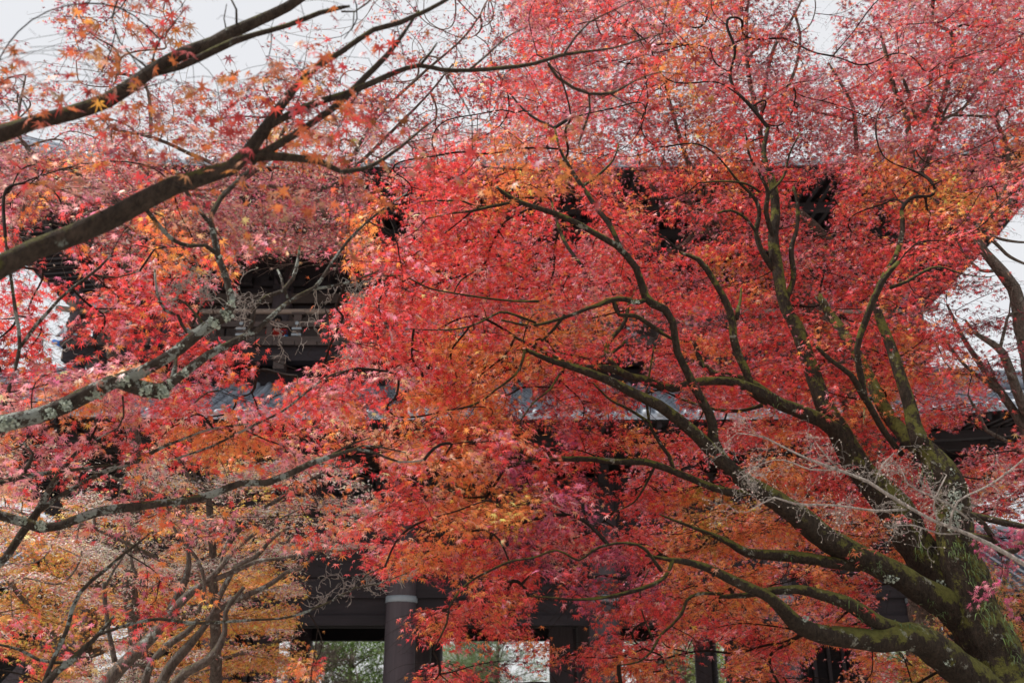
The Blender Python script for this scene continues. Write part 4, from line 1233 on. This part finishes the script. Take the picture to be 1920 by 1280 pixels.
L_.limb('82,1283,10 100,1235,9 125,1180,9 135,1140,9 150,1110,8 172,1087,8 200,1065,7 235,1035,6 260,1017,5 282,998,3', None, .3)

# S: many-stemmed grey maple, lower left
S = Tree('S', 'maple_tree', 'many-stemmed grey maple rising at the lower left with lichen-spotted bark', 'tree', (-3.1, 8.6, 0), M_STEM, M_TWIG, 'maple trees before the gate')
for tx, d0, dd in (('180,1330,34 207,1282,30 237,1242,28 270,1210,25 300,1177,22 332,1135,17 362,1107,15 387,1090,13 412,1067,11 437,1035,9 475,1002,7 520,975,4 560,955,2.5', 8.2, .5),
    ('262,1330,18 272,1282,15 282,1247,14 312,1210,14 350,1185,12 372,1160,8', 8.6, .2),
    ('285,1330,20 300,1282,18 320,1245,18 350,1212,17 375,1185,13 400,1150,12 410,1122,11 425,1090,11 445,1060,10 478,1045,9 510,1010,6 540,990,3', 8.8, .4),
    ('312,1330,20 327,1282,19 350,1260,19 387,1240,17 412,1210,14 422,1185,10 423,1147,9 440,1120,8 458,1100,6', 8.5, .3)):
    S.limb(tx, d0, dd, ground=(-3.1, 8.6, .09))
S.limb('385,1092,10 425,1077,9 462,1060,8 480,1052,8 530,1045,7 580,1035,6 610,1025,5 642,1002,5 680,975,4 705,960,2.5', None, .3)
S.limb('595,1032,4 655,1031,4 705,1016,3 732,996,2', None, .1)
S.limb('397,1152,11 430,1130,11 462,1115,10 480,1107,10 510,1092,9 540,1070,8 562,1065,6 587,1045,5 600,1035,3', None, .3)
S.limb('318,1150,17 328,1130,16 343,1100,14 354,1060,10 351,1020,7 350,975,5 352,930,3', 9.0, .3)
S.limb('372,1147,7 383,1110,7 382,1080,7 370,1047,6.5 347,1020,6 332,1000,5.5 320,975,4', 8.2, 0)
S.limb('412,1067,6 420,1030,5 432,1005,5 445,990,4', None, .1)
S.limb('195,1090,7 197,1130,8 205,1190,9 215,1240,10', 9.2, 0)
S.limb('197,1100,6 215,1065,5 232,1040,4 240,1000,3', 9.2, 0)
S.limb('245,1035,5 250,1065,6 265,1085,6 272,1098,4', 8.8, 0)

# T, Y: pale seeding tree and the yellow-orange maple behind it
T = Tree('T', 'withered_maple_tree', 'bare-looking maple covered in pale tan curled leaves and seed wings', 'tree', (-3.4, 11.5, 0), M_GREY, M_TWIGP, None, M_DRY, bias=0, spread=.8, leaf=.034, tpl=TPLS, spray=.20, droop=.5, cov=.75, rk=.0018)
T.drange, T.K, T.dflt = (9.9, 11.6), 22, 't'
TR['T'] = T
T.limb('400,1330,24 405,1200,20 400,1080,16 395,980,13 390,900,10 385,850,6', 10.8, 0, ground=(-3.5, 11.4, .10))
T.limb('400,1060,10 460,980,9 530,930,8 600,890,6 660,860,4', None, .2)
T.limb('398,1010,9 330,960,8 250,910,7 160,880,5 60,860,3', None, .2)
T.limb('390,930,7 352,890,7 335,860,6 320,840,5', None, 0)
T.limb('392,935,7 365,890,6 360,860,5', None, 0)
T.limb('400,1100,9 300,1050,8 220,1010,6 150,980,4', None, -.3)
Y = Tree('Y', 'maple_tree', 'golden orange maple filling the lower left corner behind the grey stems', 'tree', (-5.2, 13.0, 0), M_GREY, M_TWIG, 'maple trees before the gate', bias=.1, spread=1.0)
Y.drange, Y.K, Y.dflt = (11.0, 13.4), 16, 'o'
TR['Y'] = Y
Y.limb('150,1330,34 160,1200,28 180,1100,22 200,1020,16 220,960,10 230,900,6', 12.3, 0, ground=(-5.2, 12.8, .14))
Y.limb('155,1250,16 90,1180,12 40,1120,9 0,1070,6', None, .2)
Y.limb('160,1230,16 260,1190,13 360,1150,11 460,1120,9 540,1100,5', None, -.3)
Y.limb('155,1290,16 280,1270,12 400,1240,10 500,1210,7 560,1190,4', None, -.4)
Y.limb('190,1060,10 120,1000,8 60,970,6 10,950,4', None, .2)
Y.limb('205,1010,10 300,960,8 420,930,6 520,890,4', None, 0)

# H: sparse grey maple at the right edge
H = Tree('H', 'maple_tree', 'grey curving maple at the right edge with few small dark red leaves against white sky', 'tree', (5.9, 9.6, 0), M_GREY, M_TWIG, 'maple trees before the gate', bias=.1, spread=.9, cov=.7, wk=.82)
H.drange, H.K, H.dflt = (8.8, 11.0), 9, 'r'
TR['H'] = H
H.limb('2060,1000,64 2000,860,52 1955,760,44 1932,670,38 1915,590,34 1902,540,30 1872,500,25 1842,468,20 1830,440,17 1838,418,14 1856,400,12 1876,368,8 1890,340,5', 9.4, .2, ground=(5.8, 9.3, .22))
H.limb('1850,412,8 1880,395,7 1905,362,6 1925,335,4', None, 0)
H.limb('1840,428,8 1870,446,7 1900,453,6 1940,455,4', None, 0)
H.limb('1838,434,8 1865,455,8 1895,482,7 1935,500,5', None, 0)
H.limb('1862,508,8 1838,507,7 1815,485,6 1797,455,4 1785,430,3', None, 0)
H.limb('1975,830,30 1945,800,26 1918,757,24 1907,732,23 1895,697,22 1880,660,18 1858,642,14 1830,625,8 1810,600,4', None, 0)
H.limb('1876,650,8 1885,610,7 1892,590,6 1915,583,5 1940,575,4', None, 0)
H.limb('1892,590,4 1895,560,3 1900,530,2', None, 0)
H.limb('1960,850,28 1928,815,24 1895,762,20 1870,725,17 1850,700,14 1830,670,12 1808,638,10 1790,600,7 1775,570,4', None, .4)
H.limb('1872,735,9 1830,702,8 1810,684,7 1790,662,6 1775,640,3', None, .1)
H.limb('1960,870,16 1925,860,10 1903,838,9 1880,822,10 1850,806,9 1838,780,8 1825,760,7 1815,740,4', None, -.2)
H.limb('1880,740,6 1862,700,4 1850,672,3', None, 0)

# G, J: small maples low at the right
G = Tree('G', 'maple_tree', 'small maple with purple-red leaves on a crooked branch beside the mossy trunk', 'tree', (5.6, 8.2, 0), M_NEAR, M_TWIG, 'maple trees before the gate', bias=.0, spread=.3, tpl=TPL7, spray=.17)
G.drange, G.K, G.dflt = (6.9, 8.0), 13, 'm'
TR['G'] = G
G.limb('2040,985,18 1975,995,16 1930,1012,14 1902,1031,13 1877,1037,12 1864,1010,11 1848,985,10 1828,968,9 1805,955,7', 7.4, 0, ground=(5.4, 8.6, .07))
G.limb('1928,990,14 1875,977,13 1828,967,12 1800,960,9', 7.5, .1)
G.limb('1864,1012,10 1850,1008,10 1815,1001,9', None, 0)
J = Tree('J', 'maple_tree', 'young yellow-green and orange maple low behind the foot of the mossy trunk', 'tree', (6.0, 12.2, 0), M_GREY, M_TWIG, 'maple trees before the gate', bias=.0, spread=.7)
J.drange, J.K, J.dflt = (10.4, 12.2), 12, 'y'
TR['J'] = J
J.limb('1920,1380,26 1900,1280,20 1885,1200,15 1880,1120,10 1890,1050,6', 11.4, 0, ground=(5.8, 12.0, .10))
J.limb('1900,1280,12 1820,1250,10 1740,1220,8 1660,1200,5', None, .1)
J.limb('1890,1190,9 1920,1130,7 1950,1070,4', None, 0)

seed_all(TR)
for t in list(TR.values()) + [S]:
    t.grow()

# I: bare twig tree reaching in from the right, with knobbly tan tips
I_ = Tree('I', 'bare_shrub', 'leafless pale shrub reaching knobbly twigs across the mossy trunk', 'shrub', (3.9, 5.2, 0), M_BONE, M_BONE, None, trunk_name='branches', wk=.78)
I_.limb('2010,1130,12 1930,1065,11 1850,1018,10 1792,992,9 1752,977,8 1720,960,8 1665,927,8 1627,902,7 1570,880,6 1515,860,5 1477,842,4 1435,820,3.5 1385,812,2', 5.3, .3, ground=(3.9, 5.3, .03))
I_.limb('1700,955,6 1640,957,5.5 1565,947,5 1490,944,5 1452,932,4 1425,945,3 1400,960,2', None, .1)
I_.limb('1815,972,5 1780,945,5 1740,927,4.5 1702,907,4 1690,880,2.5', None, 0)
I_.limb('1780,985,6 1795,940,5 1850,912,4.5 1890,885,4 1925,855,3', None, 0)
I_.limb('1800,1000,5 1760,1000,4 1715,985,3.5 1680,985,2.5', None, 0)
I_.limb('1570,880,4 1520,880,3.5 1470,862,3 1430,868,2.5 1385,900,2', None, .1)
I_.limb('1765,985,5 1750,950,4 1762,915,3.5 1775,890,2.5', None, 0)
I_.limb('1575,882,4 1545,850,3 1530,830,2', None, 0)
I_.limb('1640,905,4 1655,870,3 1675,850,2', None, 0)
ends = []
for o_ in list(I_.limbs):
    for k in range(len(o_)-1, len(o_)//5, -2):
        if o_[k, 3]*2*F/5.4 < 7: ends.append((o_[k, :3], o_[k, 3]))
paths = []; sp_, sf_ = [], []
def knob(p, d, r, depth):
    n = 3; pts = [p]
    for _ in range(n):
        d = d + rng.normal(0, .35, 3); d /= np.linalg.norm(d); pts.append(pts[-1] + d*.016)
    paths.append((np.array(pts), np.linspace(r, r*.75, n+1)))
    if depth > 0:
        for _ in range(2 if rng.uniform() < .75 else 1):
            dd = d + rng.normal(0, .75, 3); knob(pts[-1], dd/np.linalg.norm(dd), r*.85, depth-1)
        if rng.uniform() < .3: knob(pts[1], rng.normal(0, 1, 3), r*.8, depth-2 if depth > 1 else 0)
    else:
        for _ in range(2): sp_.append(pts[-1]); sf_.append(d + rng.normal(0, .7, 3))
for p, r in ends:
    d = rng.normal(0, 1, 3) + np.array([-.4, 0, .5]); knob(p, d/np.linalg.norm(d), .0017, 5)
V, Q = tubes_fast(paths, 4)
link('twigs', np_mesh('twigs', V, Q, None, True), M_BONE, I_.root)
n_ = len(sp_)
V, Q, C = make_leaves(np.array(sp_), np.array(sf_), rng.normal(0, 1, (n_, 3)), np.full(n_, .012), np.array([np.array(PAL[random.choice('ttttp')])*random.uniform(.7,1.1) for _ in range(n_)]), TPLS)
link('buds', np_mesh('buds', V, Q, C), M_DRY, I_.root)
I_.grow()

# bare twigs with pale tips near the balcony, part of the lichened maple
paths = []; sp_, sf_ = [], []
for (x, y, d, k) in [(375,545,5.4,9),(455,555,5.6,5),(330,560,5.4,5),(350,520,5.4,5),(650,545,6.0,5),(680,555,6.0,4),(640,660,6.0,2),(110,655,5.2,2),(440,600,5.5,3),(540,640,5.9,3),(600,600,5.9,2),(600,1105,6,4),(650,1080,6,4),(700,1100,6,4),(760,1095,6,3)]:
    for _ in range(k):
        p = P(x + rng.normal(0, 18), y + rng.normal(0, 14), d); dd = rng.normal(0, 1, 3) + np.array([.2, 0, .5])
        q = I_  # noqa
        _, nd = L_.snap(x, y)
        st = np.array(nd[:3]); 
        t_ = np.linspace(0, 1, 7)[:, None]
        pts = st + (p-st)*t_ + rng.normal(0, .008, (7, 3)); pts[0] = st
        if np.linalg.norm(p-st) < .7: paths.append((pts, np.linspace(.0028, .002, 7)))
        knob(p, dd/np.linalg.norm(dd), .0025, 3)
V, Q = tubes_fast(paths, 4)
o = link('bare_twigs', np_mesh('bare_twigs', V, Q, None, True), M_BONE, L_.root)

# lichen clumps sitting on limbs
def clumps(spots, tree, per=140):
    N_ = np.array(tree.nodes); q_ = N_[:, :3] - CAM; D_ = q_ @ FWD
    X_ = 960 + F*q_[:, 0]/D_; Y_ = 640 - F*(q_ @ UP)/D_
    for (x, y, d, rx, ry) in spots:
        near = np.where((np.abs(X_-x) < 90) & (np.abs(Y_-y) < 90))[0]
        if not len(near): continue
        V, Fq, n = [], [], 0
        for _ in range(int(per*rx*ry/300)):
            a = rng.uniform(0, 6.28); r_ = math.sqrt(rng.uniform())
            px, py = x + rx*r_*math.cos(a), y + ry*r_*math.sin(a)
            k_ = near[np.argmin((X_[near]-px)**2 + (Y_[near]-py)**2 - (N_[near, 3]*F/D_[near])**2*.5)]
            lat = math.hypot(X_[k_]-px, Y_[k_]-py)*D_[k_]/F; R_ = N_[k_, 3]*1.06
            if lat > R_*1.15: continue
            p = P(px, py, D_[k_] - math.sqrt(max(R_*R_ - lat*lat, 0)) - rng.uniform(0, .012))
            u = rng.normal(0, 1, 3); u /= np.linalg.norm(u); v_ = np.cross(u, rng.normal(0, 1, 3)); v_ /= np.linalg.norm(v_)
            s_ = rng.uniform(.004, .013)
            V += [p-u*s_, p+v_*s_, p+u*s_, p-v_*s_*.7 + np.cross(u, v_)*s_]; Fq.append((n, n+1, n+2, n+3)); n += 4
        if V: link('lichen', np_mesh('lichen', np.array(V), np.array(Fq)), M_LCLUMP, tree.root)
clumps([(300,735,5.2,26,14),(270,728,5.2,24,12),(240,715,5.2,20,10),(310,728,5.2,18,16),(400,605,5.4,26,12),(430,585,5.5,16,20),(345,640,5.3,18,10),(180,742,5.1,20,9),(125,760,5.1,24,9),(90,775,5.0,16,9),(12,795,5,22,14),(60,975,5.4,26,9),(75,985,5.4,16,8),(432,565,5.5,8,24),(415,500,5.5,6,30),(355,700,5.5,14,8)], L_)
clumps([(1790,940,8,16,24),(1786,975,8,15,22),(1800,915,8,12,14),(1790,885,8,10,8),(1548,568,8.6,10,10),(1510,1160,7.6,8,6),(1670,1085,7.7,16,8),(1762,1095,7.8,12,9),(1190,566,7.4,9,5),(1780,1240,7.6,14,8),(1235,640,8,4,8)], M)
clumps([(1370,395,11.8,12,7),(1490,400,11.8,14,12),(1565,470,11.6,14,10),(1640,560,11.5,10,12),(1240,500,11.8,10,10),(1350,590,11.8,10,7)], B)

# strap ferns hanging on the mossy trunk
V, Fq, n = [], [], 0
for (x, y, sx, sy, k, down) in [(1795,1025,16,18,40,1),(1830,1080,20,26,40,1),(1870,1110,14,40,60,1),(1850,1150,18,40,50,1),(1890,1180,10,40,50,1),(1905,1230,12,30,30,1),(1730,1030,14,26,16,1),(1640,1062,20,10,34,-1),(1600,1035,14,9,20,-1),(1700,1172,26,9,46,-1),(1740,1190,14,8,24,-1),(1612,1162,10,8,14,-1),(1690,895,12,14,26,-1),(1730,890,16,14,26,1),(1745,1125,14,10,16,-1),(1480,1040,12,6,10,-1),(1455,745,10,18,12,1),(1620,770,6,16,8,1),(1320,690,8,40,14,1),(1575,1130,20,8,12,-1),(1820,1050,10,20,20,1),(1770,1150,16,12,18,-1)]:
    dd, nd = M.snap(x, y, 8)
    rr = nd[3]
    for _ in range(k):
        p = P(x + rng.normal(0, sx*.6), y + rng.normal(0, sy*.6), dd - rr*rng.uniform(.7, 1.0))
        L1 = rng.uniform(.025, .065); w_ = rng.uniform(.002, .0042)
        d1 = np.array([rng.normal(0, .5), -.6, rng.normal(.3, .4) if down < 0 else rng.normal(-.2, .3)]); d1 /= np.linalg.norm(d1)
        s1 = np.cross(d1, [0, 0, 1.]); s1 /= np.linalg.norm(s1)+1e-9
        g1 = p
        for j in range(4):
            t = j/3; c = p + d1*L1*t + np.array([0, 0, -1.])*L1*.9*t*t; ww = w_*(1-t**2)+.0008
            V += [c - s1*ww, c + s1*ww]
        Fq += [(n, n+1, n+3, n+2), (n+2, n+3, n+5, n+4), (n+4, n+5, n+7, n+6)]; n += 8
gc = np.array([np.array([.10,.16,.045])*math.exp(random.gauss(0,.3)) for _ in range(len(V)//8)]).repeat(8, 0)
o = link('ferns', np_mesh('ferns', np.array(V), np.array(Fq), gc), M_GREEN)
o['kind'] = 'stuff'; o['label'] = 'small strap ferns hanging from the mossy maple trunk'; o['category'] = 'ferns'

# ------------------------------------------------------------------ trees seen through the gate
def bg_tree(name, label, x, y, d, rx, ry, rz, n, leaf, col, kind, group='trees behind the gate', trunk=.14, mat=None):
    c = P(x, y, d); root = thing(name, (c[0], c[1], 0), label, 'tree', group)
    mb = MB(); paths = []
    top = c + np.array([0, 0, rz*.8])
    mb.tube([(c[0], c[1], -.1), (c[0]+.1, c[1], c[2]*.5), (c[0]-.1, c[1], c[2]), top], [trunk*1.2, trunk, trunk*.7, .03], 10, .1)
    cents = []
    nb = 46 if kind != 'bare' else 60
    for k in range(nb):
        u = rng.normal(0, 1, 3); u /= np.linalg.norm(u); r_ = rng.uniform(.35, 1)**.6
        q = c + u*r_*[rx, ry, rz]
        if q[2] < .4: q[2] = .4 + rng.uniform(0, .5)
        z0 = min(max(q[2] - rng.uniform(.2, 1.0), .3), top[2]); st = np.array([c[0], c[1], z0])
        t_ = np.linspace(0, 1, 8)[:, None]
        pts = st + (q-st)*t_ + np.array([0, 0, .25])*np.sin(t_*3.1) + np.cumsum(rng.normal(0, .03, (8, 3)), 0)
        paths.append((pts, np.linspace(.035, .008, 8))); cents.append(pts[-1])
        for j in (3, 4, 5, 6):
            for _ in range(1 if kind != 'bare' else 4):
                d_ = rng.normal(0, 1, 3); d_[2] = abs(d_[2]); L1 = rng.uniform(.3, .9)
                pp = pts[j] + np.outer(np.linspace(0, 1, 5), d_/np.linalg.norm(d_)*L1) + np.cumsum(rng.normal(0, .03, (5, 3)), 0); pp[0] = pts[j]
                paths.append((pp, np.linspace(.012, .004, 5)))
                if kind != 'bare': cents.append(pp[-1])
    mb.build('trunk', mat or M_GREY, root, True)
    V, Q = tubes_fast(paths, 5)
    link('branches', np_mesh('branches', V, Q, None, True), mat or M_GREY, root)
    if kind == 'bare': return
    cents = np.array(cents); k = rng.integers(0, len(cents), n)
    sg = np.array([.38, .38, .13 if kind == 'pine' else .28])
    pos = cents[k] + rng.normal(0, 1, (n, 3))*sg
    fw = rng.normal(0, 1, (n, 3)) + (np.array([0, 0, .9]) if kind == 'pine' else np.array([0, 0, -.3]))
    cc = np.array(col)[None]*np.exp(rng.normal(0, .3, (n, 1)))*np.exp(rng.normal(0, .15, len(cents))[k][:, None])
    tp = leaf_tpl([-70,-35,0,35,70], [.6,.66,.7,.66,.6], .05) if kind == 'pine' else TPLS
    V, Q, C = make_leaves(pos, fw, rng.normal(0, 1, (n, 3)), rng.uniform(.7, 1.3, n)*leaf, np.clip(cc, 0, .8), tp)
    link('crown', np_mesh('crown', V, Q, C), M_GREEN, root)
bg_tree('broadleaf_tree', 'dense green broadleaf tree seen in the gate opening left of the banded column', 660, 1262, 44, 3.2, 2.0, 2.4, 16000, .16, (.10,.17,.035), 'leaf')
bg_tree('pine_tree', 'open-crowned pine seen through the middle opening of the gate', 935, 1262, 46, 3.6, 2.6, 2.8, 24000, .20, (.10,.16,.05), 'pine', trunk=.2)
bg_tree('pine_tree', 'smaller paler pine at the left of the middle gate opening', 862, 1240, 52, 2.8, 2, 3.0, 14000, .20, (.16,.21,.07), 'pine')
bg_tree('broadleaf_tree', 'yellow-green tree filling the right gate opening beside the rear column', 1275, 1245, 46, 2.6, 2, 2.8, 14000, .15, (.20,.26,.05), 'leaf')
bg_tree('broadleaf_tree', 'yellow-green tree showing as a strip past the plank wall', 1345, 1265, 50, 1.4, 2, 2.4, 7000, .15, (.18,.24,.05), 'leaf')
bg_tree('broadleaf_tree', 'pale green garden tree behind the lower limb of the mossy maple', 1690, 1255, 40, 2.4, 2, 2.0, 8000, .14, (.22,.27,.10), 'leaf')
bg_tree('bare_tree', 'pale leafless tree in the gate opening at the left of the banded column', 590, 1262, 38, 2.2, 1.5, 1.6, 0, .1, (0,0,0), 'bare', mat=M_TWIGP)
bg_tree('bare_tree', 'pale leafless tree in the right gate opening before the yellow-green tree', 1235, 1272, 38, 1.8, 1.5, 1.5, 0, .1, (0,0,0), 'bare', mat=M_TWIGP)
